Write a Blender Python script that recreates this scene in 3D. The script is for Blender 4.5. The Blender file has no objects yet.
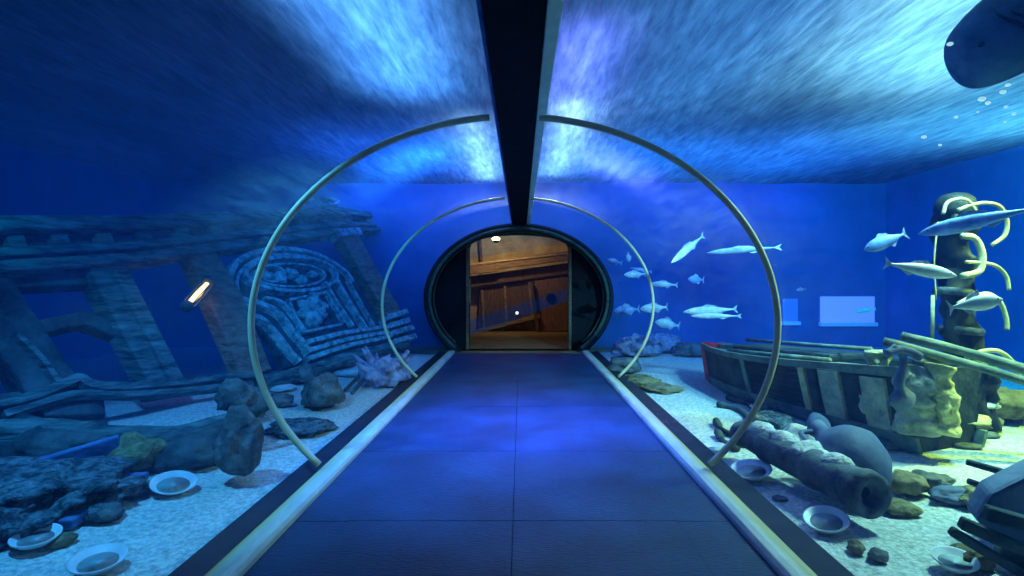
import bpy, bmesh, math, random
from mathutils import Vector, Matrix, Euler, noise

C = bpy.context.scene.collection
PI = math.pi
V = Vector
random.seed(7)

# ------------------------------------------------------------------ frame
F = 500.0            # focal length in pixels of the 1024 wide frame
VX, VY = 521.0, 284.0
CAM = V((0.039, 0.0, 1.15))
A_, B_, EZ = 1.6, 1.272, 0.906      # tunnel ellipse half axes, centre height
Y1, Y2, Y3 = 2.985, 5.797, 8.42     # joint bands and tunnel mouth
WY = 9.2                            # far tank wall
WX = 6.75                           # side tank walls
WZ = 3.0                            # water surface


def at(px, py, Y):
    return V((CAM.x + (px - VX) / F * Y, Y, CAM.z + (VY - py) / F * Y))


def sand_z(x, y):
    ax = abs(x)
    z = -0.07 + 0.06 * min(1, max(0, (ax - 1.4) / 2.0))
    z += 0.035 * noise.noise(V((x * 1.1, y * 1.1, 3.1))) * min(1, max(0, (ax - 1.3) * 2))
    z += 0.012 * noise.noise(V((x * 4.0, y * 4.0, 9.1)))
    if x < 0:   # sand heaped against the wreck
        z += 0.10 * math.exp(-((x + 3.0) ** 2 + (y - 4.3) ** 2 * .5) / .5)
        z += 0.10 * math.exp(-((x + 2.1) ** 2 + (y - 7.2) ** 2 * .5) / .6)
    else:
        z += 0.10 * math.exp(-((x - 2.0) ** 2 + (y - 7.6) ** 2) / 1.2)
    return z


def ground(px, py):
    z = 0.0
    for _ in range(12):
        Y = F * (CAM.z - z) / (py - VY)
        X = CAM.x + (px - VX) / F * Y
        z = sand_z(X, Y)
    return V((X, Y, z))


# -------------------------------------------------------------- materials
def mat(name, c1, c2=None, rough=.7, scale=6, bump=.2, metal=0, detail=6, stretch=(1, 1, 1), spec=.4, lo=.35, hi=.65,
        emis=None, estr=0, bscale=None, bdist=.02):
    m = bpy.data.materials.new(name)
    m.use_nodes = True
    nt = m.node_tree
    b = nt.nodes['Principled BSDF']
    c2 = c2 or c1
    tc = nt.nodes.new('ShaderNodeTexCoord')
    mp = nt.nodes.new('ShaderNodeMapping')
    mp.inputs['Scale'].default_value = stretch
    nt.links.new(tc.outputs['Object'], mp.inputs['Vector'])
    n = nt.nodes.new('ShaderNodeTexNoise')
    n.inputs['Scale'].default_value = scale
    n.inputs['Detail'].default_value = detail
    n.inputs['Roughness'].default_value = .65
    nt.links.new(mp.outputs[0], n.inputs['Vector'])
    r = nt.nodes.new('ShaderNodeValToRGB')
    r.color_ramp.elements[0].position = lo
    r.color_ramp.elements[1].position = hi
    r.color_ramp.elements[0].color = (*c1, 1)
    r.color_ramp.elements[1].color = (*c2, 1)
    nt.links.new(n.outputs['Fac'], r.inputs['Fac'])
    nt.links.new(r.outputs[0], b.inputs['Base Color'])
    b.inputs['Roughness'].default_value = rough
    b.inputs['Metallic'].default_value = metal
    b.inputs['Specular IOR Level'].default_value = spec
    if bump:
        n2 = nt.nodes.new('ShaderNodeTexNoise')
        n2.inputs['Scale'].default_value = bscale or scale * 3
        n2.inputs['Detail'].default_value = 5
        nt.links.new(mp.outputs[0], n2.inputs['Vector'])
        bp = nt.nodes.new('ShaderNodeBump')
        bp.inputs['Strength'].default_value = bump
        bp.inputs['Distance'].default_value = bdist
        nt.links.new(n2.outputs['Fac'], bp.inputs['Height'])
        nt.links.new(bp.outputs[0], b.inputs['Normal'])
    if emis:
        b.inputs['Emission Color'].default_value = (*emis, 1)
        b.inputs['Emission Strength'].default_value = estr
    return m


M = {}
M['sand'] = mat('sand', (.30, .34, .32), (.78, .80, .74), .95, 38, .8, lo=.3, hi=.62, bscale=60, bdist=.02, spec=.1)
M['rock'] = mat('rock', (.05, .07, .08), (.22, .25, .25), .9, 5, .9, bscale=14, bdist=.04, spec=.15)
M['rock_brown'] = mat('rock_brown', (.10, .09, .05), (.32, .28, .16), .9, 6, .9, bscale=16, bdist=.04, spec=.15)
M['rock_pale'] = mat('rock_pale', (.30, .34, .36), (.70, .74, .74), .9, 6, .7, bscale=16, bdist=.03, spec=.15)
M['coral'] = mat('coral', (.16, .14, .25), (.55, .52, .70), .9, 9, .9, bscale=22, bdist=.03, spec=.15)
M['gravel'] = mat('gravel', (.02, .05, .07), (.24, .34, .38), .9, 16, 1, bscale=30, bdist=.05, lo=.42, hi=.72)
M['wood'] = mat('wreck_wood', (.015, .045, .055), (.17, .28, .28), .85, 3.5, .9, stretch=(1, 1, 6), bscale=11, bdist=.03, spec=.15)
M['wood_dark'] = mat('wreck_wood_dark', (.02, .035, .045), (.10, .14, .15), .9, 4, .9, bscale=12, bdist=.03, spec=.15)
M['wood_warm'] = mat('wreck_wood_warm', (.14, .10, .08), (.34, .26, .20), .85, 6, .9, stretch=(1, 1, 3), bscale=14, bdist=.03, spec=.15)
M['carved'] = mat('carved_wood_lit', (.06, .15, .17), (.46, .66, .68), .75, 11, 1, bscale=24, bdist=.02, spec=.25)  # mouldings lightened so their highlights sit in the colour
M['carved_shade'] = mat('carved_ground_shade', (.01, .03, .05), (.06, .12, .14), .9, 9, .8, bscale=20, bdist=.02, spec=.1)  # panel ground darkened, shade between the mouldings put into the colour
M['plank_blue'] = mat('plank_blue', (.05, .12, .30), (.10, .22, .45), .7, 6, .5, spec=.2)
M['dish'] = mat('dish', (.55, .62, .66), (.85, .88, .88), .45, 5, .15)
M['dish_inner'] = mat('dish_inner', (.30, .42, .45), (.62, .72, .70), .5, 7, .15)
M['iron'] = mat('iron', (.03, .05, .07), (.16, .20, .22), .75, 6, .7, metal=.1, bscale=20, spec=.3)
M['iron_dusty'] = mat('iron_dusty', (.08, .12, .14), (.34, .38, .34), .85, 5, .7, bscale=20, spec=.2)
M['clay'] = mat('clay', (.06, .10, .20), (.16, .22, .34), .7, 4, .35, spec=.3)
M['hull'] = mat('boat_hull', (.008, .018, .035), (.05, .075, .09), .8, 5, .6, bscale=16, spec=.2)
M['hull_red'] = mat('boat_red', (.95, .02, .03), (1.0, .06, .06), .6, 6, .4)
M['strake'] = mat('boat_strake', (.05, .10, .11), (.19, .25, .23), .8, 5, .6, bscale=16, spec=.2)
M['stone'] = mat('stone', (.20, .24, .20), (.58, .60, .44), .9, 7, .9, bscale=18, bdist=.03, spec=.1)
M['stone_yellow'] = mat('stone_yellow', (.35, .34, .14), (.85, .80, .42), .9, 7, .9, bscale=18, bdist=.03, spec=.1)
M['hose'] = mat('hose', (.38, .38, .18), (.66, .64, .34), .55, 8, .3)
M['brass'] = mat('tarnished_brass', (.008, .018, .025), (.06, .075, .06), .6, 5, .5, metal=.3)
M['fish'] = mat('fish_silver', (.36, .50, .62), (.80, .88, .92), .3, 9, .1, spec=.7)
M['fish_blue'] = mat('fish_blue', (.10, .22, .55), (.30, .50, .85), .35, 9, .1, spec=.6)
M['fish_pale'] = mat('fish_pale', (.70, .75, .60), (.95, .95, .80), .35, 9, .1, spec=.6)
M['fin'] = mat('fin', (.25, .38, .50), (.50, .62, .70), .5, 20, .1)
M['shark'] = mat('big_fish_skin', (.01, .07, .16), (.07, .20, .36), .65, 5, .2, spec=.25)
M['shark_fin'] = mat('big_fish_fin', (.01, .03, .09), (.02, .06, .15), .65, 3, .2, spec=.25)
M['slit'] = mat('dark_slit', (.003, .008, .02), None, .9, 5, 0)  # near-black; on the hull opening and bore it stands in for shade
M['eye'] = mat('eye', (.004, .004, .006), None, .15, 5, 0)
M['rubber'] = mat('ledge_rubber', (.010, .018, .035), (.02, .03, .05), .75, 8, .2, spec=.2)
M['beam'] = mat('beam_paint', (.004, .009, .016), (.008, .016, .026), .8, 8, .1, spec=.1)
M['seal'] = mat('seal_strip', (.70, .80, .60), (.85, .92, .72), .5, 10, .1)
M['band'] = mat('joint_band', (.58, .54, .34), (.72, .68, .46), .42, 5, .05, stretch=(1, 1, 1))
M['collar'] = mat('collar', (.006, .012, .022), (.014, .022, .034), .6, 6, .1)
M['collar_rim'] = mat('collar_rim', (.05, .10, .07), (.11, .17, .11), .4, 6, .1)
M['tankwall'] = mat('tank_wall_paint', (.07, .16, .38), (.10, .22, .50), .9, 1.2, .3, spec=.05)
M['bulk'] = mat('bulkhead_paint', (.002, .004, .008), (.005, .008, .013), .7, 6, .1)
M['plaster'] = mat('plaster', (.34, .24, .12), (.58, .42, .22), .85, 3, .4)
M['oak'] = mat('oak', (.20, .12, .06), (.38, .24, .13), .7, 4, .4, stretch=(1, 6, 6))
M['oak_dark'] = mat('oak_dark', (.09, .05, .028), (.19, .11, .06), .75, 4, .4, stretch=(6, 6, 1))
M['oak_red'] = mat('oak_red', (.16, .08, .05), (.26, .14, .09), .75, 4, .4, stretch=(6, 6, 1))
M['oak_floor'] = mat('oak_floor', (.22, .14, .07), (.36, .24, .12), .5, 4, .3, stretch=(1, 8, 1))
M['black'] = mat('black', (.006, .006, .007), None, .8, 5, 0)
M['orange_light_tone'] = mat('orange_light_tone', (.7, .22, .05), (.8, .32, .09), .5, 8, 0)
M['lamp_warm'] = mat('lamp_warm', (1, .8, .5), None, .5, 5, 0, emis=(1, .66, .26), estr=9)
M['lamp_white'] = mat('lamp_white', (1, .9, .7), None, .5, 5, 0, emis=(1, .85, .6), estr=3)
M['lamp_amber'] = mat('lamp_amber', (1, .6, .2), None, .5, 5, 0, emis=(1, .45, .12), estr=7)
M['window_glow'] = mat('window_glow', (.3, .3, .8), None, .3, 5, 0, emis=(.26, .28, 1.0), estr=1.9)
M['window_glow_dim'] = mat('window_glow_dim', (.2, .3, .7), None, .3, 5, 0, emis=(.06, .25, .8), estr=.55)
M['window_sill'] = mat('window_sill', (.7, .8, .9), (.8, .9, .95), .6, 6, .1, emis=(.3, .55, 1), estr=.35)  # sill glow stands in for window light falling on it
M['growth'] = mat('growth', (.10, .09, .04), (.34, .30, .14), .95, 16, 1, bscale=30, bdist=.03)


def rail_mat():
    m = mat('rail_paint', (.36, .44, .44), (.62, .68, .64), .5, 7, .15, stretch=(1, .3, 1))
    nt = m.node_tree
    b = nt.nodes['Principled BSDF']
    old = b.inputs['Base Color'].links[0].from_socket
    tc = nt.nodes['Texture Coordinate']
    sep = nt.nodes.new('ShaderNodeSeparateXYZ')
    nt.links.new(tc.outputs['Object'], sep.inputs[0])
    ab = nt.nodes.new('ShaderNodeMath'); ab.operation = 'ABSOLUTE'
    nt.links.new(sep.outputs['X'], ab.inputs[0])
    n = nt.nodes.new('ShaderNodeTexNoise'); n.inputs['Scale'].default_value = 5
    n.inputs['Detail'].default_value = 6
    ad = nt.nodes.new('ShaderNodeMath'); ad.operation = 'MULTIPLY_ADD'
    ad.inputs[1].default_value = .10
    nt.links.new(n.outputs['Fac'], ad.inputs[0]); nt.links.new(ab.outputs[0], ad.inputs[2])
    r = nt.nodes.new('ShaderNodeValToRGB')
    r.color_ramp.elements[0].position = 0; r.color_ramp.elements[1].position = 1
    mr = nt.nodes.new('ShaderNodeMapRange')
    mr.inputs['From Min'].default_value = 1.155; mr.inputs['From Max'].default_value = 1.225
    nt.links.new(ad.outputs[0], mr.inputs['Value'])
    mx = nt.nodes.new('ShaderNodeMix'); mx.data_type = 'RGBA'
    nt.links.new(mr.outputs[0], mx.inputs['Factor'])
    nt.links.new(old, mx.inputs['A'])
    mx.inputs['B'].default_value = (.50, .42, .06, 1)
    nt.links.new(mx.outputs['Result'], b.inputs['Base Color'])
    return m


M['rail'] = rail_mat()


def floor_mat():
    m = bpy.data.materials.new('ribbed_rubber'); m.use_nodes = True
    nt = m.node_tree; b = nt.nodes['Principled BSDF']
    tc = nt.nodes.new('ShaderNodeTexCoord')
    mp = nt.nodes.new('ShaderNodeMapping'); mp.inputs['Scale'].default_value = (1, 7, 1)
    nt.links.new(tc.outputs['Object'], mp.inputs[0])
    n = nt.nodes.new('ShaderNodeTexNoise'); n.inputs['Scale'].default_value = 22; n.inputs['Detail'].default_value = 6
    nt.links.new(mp.outputs[0], n.inputs['Vector'])
    n2 = nt.nodes.new('ShaderNodeTexNoise'); n2.inputs['Scale'].default_value = 2.2; n2.inputs['Detail'].default_value = 5
    nt.links.new(tc.outputs['Object'], n2.inputs['Vector'])
    r = nt.nodes.new('ShaderNodeValToRGB')
    r.color_ramp.elements[0].color = (.004, .026, .085, 1); r.color_ramp.elements[1].color = (.014, .058, .17, 1)
    r.color_ramp.elements[0].position = .35; r.color_ramp.elements[1].position = .7
    nt.links.new(n2.outputs['Fac'], r.inputs[0]); nt.links.new(r.outputs[0], b.inputs['Base Color'])
    bp = nt.nodes.new('ShaderNodeBump'); bp.inputs['Strength'].default_value = .9; bp.inputs['Distance'].default_value = .014
    nt.links.new(n.outputs['Fac'], bp.inputs['Height']); nt.links.new(bp.outputs[0], b.inputs['Normal'])
    b.inputs['Roughness'].default_value = .42
    b.inputs['Specular IOR Level'].default_value = .32
    return m


M['floor'] = floor_mat()


def acrylic():
    m = bpy.data.materials.new('acrylic'); m.use_nodes = True
    nt = m.node_tree; nt.nodes.clear()
    o = nt.nodes.new('ShaderNodeOutputMaterial')
    t = nt.nodes.new('ShaderNodeBsdfTransparent'); t.inputs[0].default_value = (.95, .98, 1, 1)
    g = nt.nodes.new('ShaderNodeBsdfGlossy'); g.inputs['Roughness'].default_value = .16
    fr = nt.nodes.new('ShaderNodeLayerWeight'); fr.inputs['Blend'].default_value = .25
    ml = nt.nodes.new('ShaderNodeMath'); ml.operation = 'MULTIPLY'; ml.inputs[1].default_value = .04
    mx = nt.nodes.new('ShaderNodeMixShader')
    nt.links.new(fr.outputs['Fresnel'], ml.inputs[0]); nt.links.new(ml.outputs[0], mx.inputs[0])
    nt.links.new(t.outputs[0], mx.inputs[1]); nt.links.new(g.outputs[0], mx.inputs[2])
    # fine scratches, with haze added and graded towards the crown for its glow
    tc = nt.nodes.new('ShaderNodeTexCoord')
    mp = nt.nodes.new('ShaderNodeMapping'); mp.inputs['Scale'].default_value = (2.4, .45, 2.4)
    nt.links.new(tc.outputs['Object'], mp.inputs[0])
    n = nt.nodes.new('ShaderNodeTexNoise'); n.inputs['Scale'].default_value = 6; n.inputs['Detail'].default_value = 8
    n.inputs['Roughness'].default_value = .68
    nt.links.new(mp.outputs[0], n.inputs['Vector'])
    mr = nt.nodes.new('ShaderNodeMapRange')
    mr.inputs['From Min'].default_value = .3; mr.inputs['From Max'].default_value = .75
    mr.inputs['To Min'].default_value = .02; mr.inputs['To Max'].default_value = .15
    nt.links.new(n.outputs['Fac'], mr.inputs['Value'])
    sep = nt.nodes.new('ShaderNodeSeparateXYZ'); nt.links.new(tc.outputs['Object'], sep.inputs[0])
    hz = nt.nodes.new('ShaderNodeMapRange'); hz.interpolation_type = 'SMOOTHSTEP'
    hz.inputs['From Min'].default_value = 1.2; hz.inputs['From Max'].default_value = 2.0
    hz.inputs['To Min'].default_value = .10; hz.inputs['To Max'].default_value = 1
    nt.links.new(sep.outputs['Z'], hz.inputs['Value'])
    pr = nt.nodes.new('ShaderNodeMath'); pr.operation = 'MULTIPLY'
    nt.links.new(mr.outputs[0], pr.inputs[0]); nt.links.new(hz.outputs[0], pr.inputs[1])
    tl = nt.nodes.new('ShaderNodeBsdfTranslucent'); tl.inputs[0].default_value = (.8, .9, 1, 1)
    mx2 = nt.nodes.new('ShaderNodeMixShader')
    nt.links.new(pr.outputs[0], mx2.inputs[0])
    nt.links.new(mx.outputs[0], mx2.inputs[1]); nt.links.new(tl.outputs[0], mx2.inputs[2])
    nt.links.new(mx2.outputs[0], o.inputs['Surface'])
    return m


M['acrylic'] = acrylic()


def water_vol():
    m = bpy.data.materials.new('water'); m.use_nodes = True
    nt = m.node_tree; nt.nodes.clear()
    o = nt.nodes.new('ShaderNodeOutputMaterial')
    a = nt.nodes.new('ShaderNodeVolumeAbsorption'); a.inputs['Color'].default_value = (.24, .64, .86, 1)
    a.inputs['Density'].default_value = .30
    e = nt.nodes.new('ShaderNodeEmission'); e.inputs[0].default_value = (.0, .10, .60, 1); e.inputs[1].default_value = .027  # emission stands in for light scattered by the water
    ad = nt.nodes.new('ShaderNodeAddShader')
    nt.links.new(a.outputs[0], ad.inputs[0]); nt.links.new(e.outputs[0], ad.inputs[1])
    nt.links.new(ad.outputs[0], o.inputs['Volume'])
    return m


M['water'] = water_vol()


def surface_mat():
    m = bpy.data.materials.new('water_surface'); m.use_nodes = True
    nt = m.node_tree; nt.nodes.clear()
    o = nt.nodes.new('ShaderNodeOutputMaterial')
    tc = nt.nodes.new('ShaderNodeTexCoord')

    def nz(scale, st, det, ro=.6, dist=0):
        mp = nt.nodes.new('ShaderNodeMapping'); mp.inputs['Scale'].default_value = st
        nt.links.new(tc.outputs['Object'], mp.inputs[0])
        n = nt.nodes.new('ShaderNodeTexNoise'); n.inputs['Scale'].default_value = scale
        n.inputs['Detail'].default_value = det; n.inputs['Roughness'].default_value = ro
        n.inputs['Distortion'].default_value = dist
        nt.links.new(mp.outputs[0], n.inputs['Vector'])
        return n.outputs['Fac']
    big = nz(1.0, (.9, .40, 1), 4)
    fine = nz(6.0, (2.4, .40, 1), 7, .64, .35)
    mul = nt.nodes.new('ShaderNodeMath'); mul.operation = 'MULTIPLY'
    nt.links.new(big, mul.inputs[0]); nt.links.new(fine, mul.inputs[1])
    r = nt.nodes.new('ShaderNodeValToRGB')  # bright ripple streaks are put into the translucent colour
    e = r.color_ramp.elements
    e[0].position = .13; e[0].color = (.11, .17, .25, 1)
    e[1].position = .50; e[1].color = (.68, .80, .92, 1)
    x = e.new(.25); x.color = (.25, .36, .45, 1)
    nt.links.new(mul.outputs[0], r.inputs[0])
    t = nt.nodes.new('ShaderNodeBsdfTranslucent')
    nt.links.new(r.outputs[0], t.inputs['Color'])
    g = nt.nodes.new('ShaderNodeBsdfGlossy'); g.inputs['Roughness'].default_value = .3
    bp = nt.nodes.new('ShaderNodeBump'); bp.inputs['Strength'].default_value = .35; bp.inputs['Distance'].default_value = .08
    nt.links.new(fine, bp.inputs['Height']); nt.links.new(bp.outputs[0], g.inputs['Normal'])
    nt.links.new(bp.outputs[0], t.inputs['Normal'])
    mx = nt.nodes.new('ShaderNodeMixShader'); mx.inputs[0].default_value = .004
    nt.links.new(t.outputs[0], mx.inputs[1]); nt.links.new(g.outputs[0], mx.inputs[2])
    nt.links.new(mx.outputs[0], o.inputs['Surface'])
    return m


M['surface'] = surface_mat()


def bubble_mat():
    m = bpy.data.materials.new('bubble'); m.use_nodes = True
    b = m.node_tree.nodes['Principled BSDF']
    b.inputs['Base Color'].default_value = (.85, .95, .9, 1)
    b.inputs['Roughness'].default_value = .1
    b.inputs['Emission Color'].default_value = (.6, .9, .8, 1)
    b.inputs['Emission Strength'].default_value = .9  # own glow added to imitate the sparkle of the bubbles
    return m


M['bubble'] = bubble_mat()


# ---------------------------------------------------------------- helpers
def obj(name, bm, m, parent=None, bevel=0, smooth=False, sub=0):
    bmesh.ops.recalc_face_normals(bm, faces=bm.faces)
    me = bpy.data.meshes.new(name)
    bm.to_mesh(me); bm.free()
    o = bpy.data.objects.new(name, me)
    C.objects.link(o)
    me.materials.append(M[m] if isinstance(m, str) else m)
    if smooth:
        for p in me.polygons:
            p.use_smooth = True
    if bevel:
        b = o.modifiers.new('bevel', 'BEVEL'); b.width = bevel; b.segments = 2; b.limit_method = 'ANGLE'
    if sub:
        s = o.modifiers.new('sub', 'SUBSURF'); s.levels = sub; s.render_levels = sub
    if parent:
        o.parent = parent
        o.matrix_parent_inverse = Matrix.Translation(-parent.location) if parent.type == 'EMPTY' else Matrix()
    return o


def tag(o, label, cat, group=None, kind=None):
    o['label'] = label; o['category'] = cat
    if group: o['group'] = group
    if kind: o['kind'] = kind
    return o


def thing(name, loc, label, cat, group=None):
    o = bpy.data.objects.new(name, None); C.objects.link(o)
    o.location = loc; o.empty_display_size = .1
    return tag(o, label, cat, group)


def struct(name, bm, m, label=None, cat=None, **k):
    o = obj(name, bm, m, **k); o['kind'] = 'structure'
    if label: o['label'] = label
    if cat: o['category'] = cat
    return o


def box(bm, c, s, rot=None):
    mtx = Matrix.Translation(c) @ (rot.to_matrix().to_4x4() if rot else Matrix()) @ Matrix.Diagonal((*s, 1))
    bmesh.ops.create_cube(bm, size=1, matrix=mtx)


def beam(bm, p, q, w, h, up=V((0, 0, 1))):
    p, q = V(p), V(q)
    d = (q - p); L = d.length; d.normalize()
    s = d.cross(up).normalized(); u = s.cross(d).normalized()
    mtx = Matrix((s, d, u)).transposed().to_4x4()
    mtx.translation = (p + q) / 2
    bmesh.ops.create_cube(bm, size=1, matrix=mtx @ Matrix.Diagonal((w, L, h, 1)))


def rings(bm, loops, cap=True):
    vs = [[bm.verts.new(p) for p in l] for l in loops]
    n = len(vs[0])
    for a, b in zip(vs, vs[1:]):
        for i in range(n):
            bm.faces.new((a[i], a[(i + 1) % n], b[(i + 1) % n], b[i]))
    if cap:
        bm.faces.new(vs[0]); bm.faces.new(vs[-1][::-1])
    return vs


def tube(bm, pts, r, seg=10, rough=0, flat=1.0, seed=0):
    pts = [V(p) for p in pts]
    if not hasattr(r, '__len__'): r = [r] * len(pts)
    loops = []
    s = None
    for i, p in enumerate(pts):
        d = (pts[min(i + 1, len(pts) - 1)] - pts[max(i - 1, 0)]).normalized()
        if s is None:
            u = V((0, 0, 1)) if abs(d.z) < .9 else V((0, 1, 0))
            s = d.cross(u).normalized()
        s = (s - d * s.dot(d)).normalized(); w = s.cross(d)
        l = []
        for k in range(seg):
            a = 2 * PI * k / seg
            q = s * math.cos(a) + w * math.sin(a) * flat
            rr = r[i]
            if rough:
                rr *= 1 + rough * noise.noise(p * 3.5 + q * 1.3 + V((seed, 0, 0)))
            l.append(p + q * rr)
        loops.append(l)
    rings(bm, loops)


def curve(pts, n=8):
    """Catmull-Rom through the points"""
    pts = [V(p) for p in pts]
    P = [2 * pts[0] - pts[1]] + pts + [2 * pts[-1] - pts[-2]]
    out = []
    for i in range(1, len(P) - 2):
        a, b, c, d = P[i - 1:i + 3]
        for k in range(n):
            t = k / n
            out.append(.5 * (2 * b + (c - a) * t + (2 * a - 5 * b + 4 * c - d) * t * t + (3 * b - a - 3 * c + d) * t ** 3))
    out.append(pts[-1])
    return out


def prism(bm, poly, vec):
    a = [bm.verts.new(p) for p in poly]
    b = [bm.verts.new(p + vec) for p in poly]
    n = len(a)
    bm.faces.new(a); bm.faces.new(b[::-1])
    for i in range(n):
        bm.faces.new((a[i], b[i], b[(i + 1) % n], a[(i + 1) % n]))


def lathe(bm, prof, origin, axis, seg=24):
    """prof = (radius, distance along the axis)"""
    axis = V(axis).normalized()
    u = V((0, 0, 1)) if abs(axis.z) < .9 else V((1, 0, 0))
    s = axis.cross(u).normalized(); w = s.cross(axis)
    loops = [[V(origin) + axis * h + (s * math.cos(2 * PI * k / seg) + w * math.sin(2 * PI * k / seg)) * max(r, .0005)
              for k in range(seg)] for r, h in prof]
    rings(bm, loops)


def blob(bm, c, s, seed=0, amp=.28, freq=1.6, sub=3, rot=0, flat_bottom=True):
    tmp = bmesh.ops.create_icosphere(bm, subdivisions=sub, radius=1)
    R = Matrix.Rotation(rot, 3, 'Z')
    for v in tmp['verts']:
        n = noise.noise(v.co * freq + V((seed * 7.3, seed * 3.1, seed)))
        n2 = noise.noise(v.co * freq * 3 + V((seed, seed * 5.7, 2)))
        p = v.co * (1 + amp * n + amp * .4 * n2)
        if flat_bottom and p.z < -.45: p.z = -.45 + (p.z + .45) * .3
        p = V((p.x * s[0], p.y * s[1], p.z * s[2]))
        v.co = V(c) + R @ p


def rock(px, py, size, label, m='rock', group='loose rocks on the sand', name='rock', cat='rock', seed=None, rot=0, sink=.55, amp=.3, freq=1.6):
    g = ground(px, py)
    bm = bmesh.new()
    blob(bm, (0, 0, 0), size, seed if seed is not None else px * .13 + py * .07, amp, freq, 4 if max(size) > .12 else 3, rot)
    o = obj(name, bm, m, smooth=True)
    o.location = g + V((0, 0, size[2] * (.45 if sink is None else (1 - sink))))
    return tag(o, label, cat, group)


def ell(t, a=A_, b=B_):
    """point of the tunnel cross-section, t from the top, + to the right"""
    return a * math.sin(t), EZ + b * math.cos(t)


T0 = 0.085                                 # angle where the beam ends
TB = math.acos(-(EZ - .02) / B_)           # angle where the vault meets the kerb

# ================================================================ SETTING
# walkway
bm = bmesh.new()
ys = [-1.0, .45, 1.5, 2.43, 3.44, 4.7, 5.9, 7.1, 8.30]
for y0, y1 in zip(ys, ys[1:]):
    for x0, x1 in ((-1.07, -.80), (-.798, -.001), (.001, .798), (.80, 1.07)):
        if (x0 > -.1 or x1 < .1) and abs(x0) < .1 and False: continue
        zt = 0.0 if abs(x0 + x1) < 1.2 else -.003
        box(bm, ((x0 + x1) / 2, (y0 + y1) / 2, zt - .02), (x1 - x0, y1 - y0 - .004, .04))
struct('floor', bm, 'floor', 'dark blue ribbed rubber walkway of the tunnel', 'floor', bevel=.002)
bm = bmesh.new(); box(bm, (0, 3.7, -.09), (2.5, 9.6, .08))
struct('trim_1', bm, 'rubber', 'dark base under the walkway panels', 'trim')
for s, nm, side in ((-1, 2, 'left'), (1, 3, 'right')):
    bm = bmesh.new()
    prof = [(1.06, -.05), (1.06, .018), (1.075, .036), (1.10, .044), (1.16, .044), (1.178, .03), (1.18, -.05)]
    poly = [V((s * x, -1.0, z)) for x, z in prof]
    prism(bm, poly, V((0, 9.35, 0)))
    struct('trim_%d' % nm, bm, 'rail', 'pale worn kerb rail along the %s edge of the walkway' % side, 'kerb', bevel=.004)
    bm = bmesh.new()
    prof = [(1.18, -.45), (1.18, -.005), (1.34, .012), (1.365, -.01), (1.37, -.45)]
    prism(bm, [V((s * x, -2.4, z)) for x, z in prof], V((0, 10.9, 0)))
    struct('trim_%d' % (nm + 2), bm, 'rubber', 'dark ledge under the acrylic on the %s side' % side, 'ledge')

# ceiling beam with its seal strip
bm = bmesh.new(); box(bm, (.015, 3.7, 2.245), (.235, 9.5, .17))
struct('ceiling', bm, 'beam', 'black beam running along the crown of the tunnel', 'beam', bevel=.006)
bm = bmesh.new(); box(bm, (.162, 3.7, 2.175), (.056, 9.5, .05))
struct('trim_6', bm, 'seal', 'pale green seal strip along the right edge of the crown beam', 'trim', bevel=.006)
bm = bmesh.new(); box(bm, (-.115, 3.7, 2.20), (.02, 9.5, .05))
struct('trim_7', bm, 'plank_blue', 'dark blue seal strip along the left edge of the crown beam', 'trim', bevel=.004)

# acrylic vault panels
k = 0
for y0, y1 in ((-1.0, Y1), (Y1, Y2), (Y2, Y3)):
    for s in (-1, 1):
        k += 1
        bm = bmesh.new(); N = 40
        a = []; b = []
        for i in range(N + 1):
            t = T0 - .02 + (TB - T0 + .02) * i / N
            x, z = ell(t)
            a.append(bm.verts.new((s * x, y0, z))); b.append(bm.verts.new((s * x, y1, z)))
        for i in range(N):
            bm.faces.new((a[i], a[i + 1], b[i + 1], b[i]))
        struct('window_%d' % k, bm, 'acrylic', 'clear curved acrylic panel of the tunnel vault, %s side' % ('left' if s < 0 else 'right'), 'window', smooth=True)

# joint bands
for y, nm in ((Y1, 'near'), (Y2, 'far')):
    for s in (-1, 1):
        bm = bmesh.new()
        pts = []
        for i in range(61):
            t = T0 + .01 + (TB - T0 - .045) * i / 60
            x, z = ell(t, A_ - .028, B_ - .028)
            pts.append((s * x, y, z))
        tube(bm, pts, .020 if nm == 'near' else .017, 10)
        o = obj('joint_band', bm, 'band', smooth=True)
        tag(o, 'curved cream %s joint band arching over the %s side of the walkway' % ('nearer' if nm == 'near' else 'farther, smaller', 'left' if s < 0 else 'right'), 'arch band', 'joint bands of the acrylic tunnel')

# collar at the tunnel mouth
bm = bmesh.new()
loops = []
for (aa, bb, y) in ((1.60, 1.27, Y3 + .38), (1.60, 1.27, Y3 - .01), (1.58, 1.25, Y3 - .03), (1.54, 1.215, Y3 - .03), (1.52, 1.195, Y3), (1.52, 1.195, Y3 + .38)):
    loops.append([V((aa * math.sin(2 * PI * i / 96), y, EZ + bb * math.cos(2 * PI * i / 96))) for i in range(96)])
rings(bm, loops, cap=False)
struct('trim_8', bm, 'collar', 'black oval collar around the tunnel mouth', 'collar', smooth=True)
bm = bmesh.new()
pts = [(1.50 * math.sin(t), Y3 - .01, EZ + 1.178 * math.cos(t)) for t in [-2.36 + 4.72 * i / 80 for i in range(81)]]
tube(bm, pts, .032, 8)
pts = [(1.46 * math.sin(t), Y3 + .16, EZ + 1.14 * math.cos(t)) for t in [-2.3 + 4.6 * i / 80 for i in range(81)]]
tube(bm, pts, .016, 8)
struct('trim_9', bm, 'collar_rim', 'dull green rim inside the collar', 'trim', smooth=True)

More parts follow.
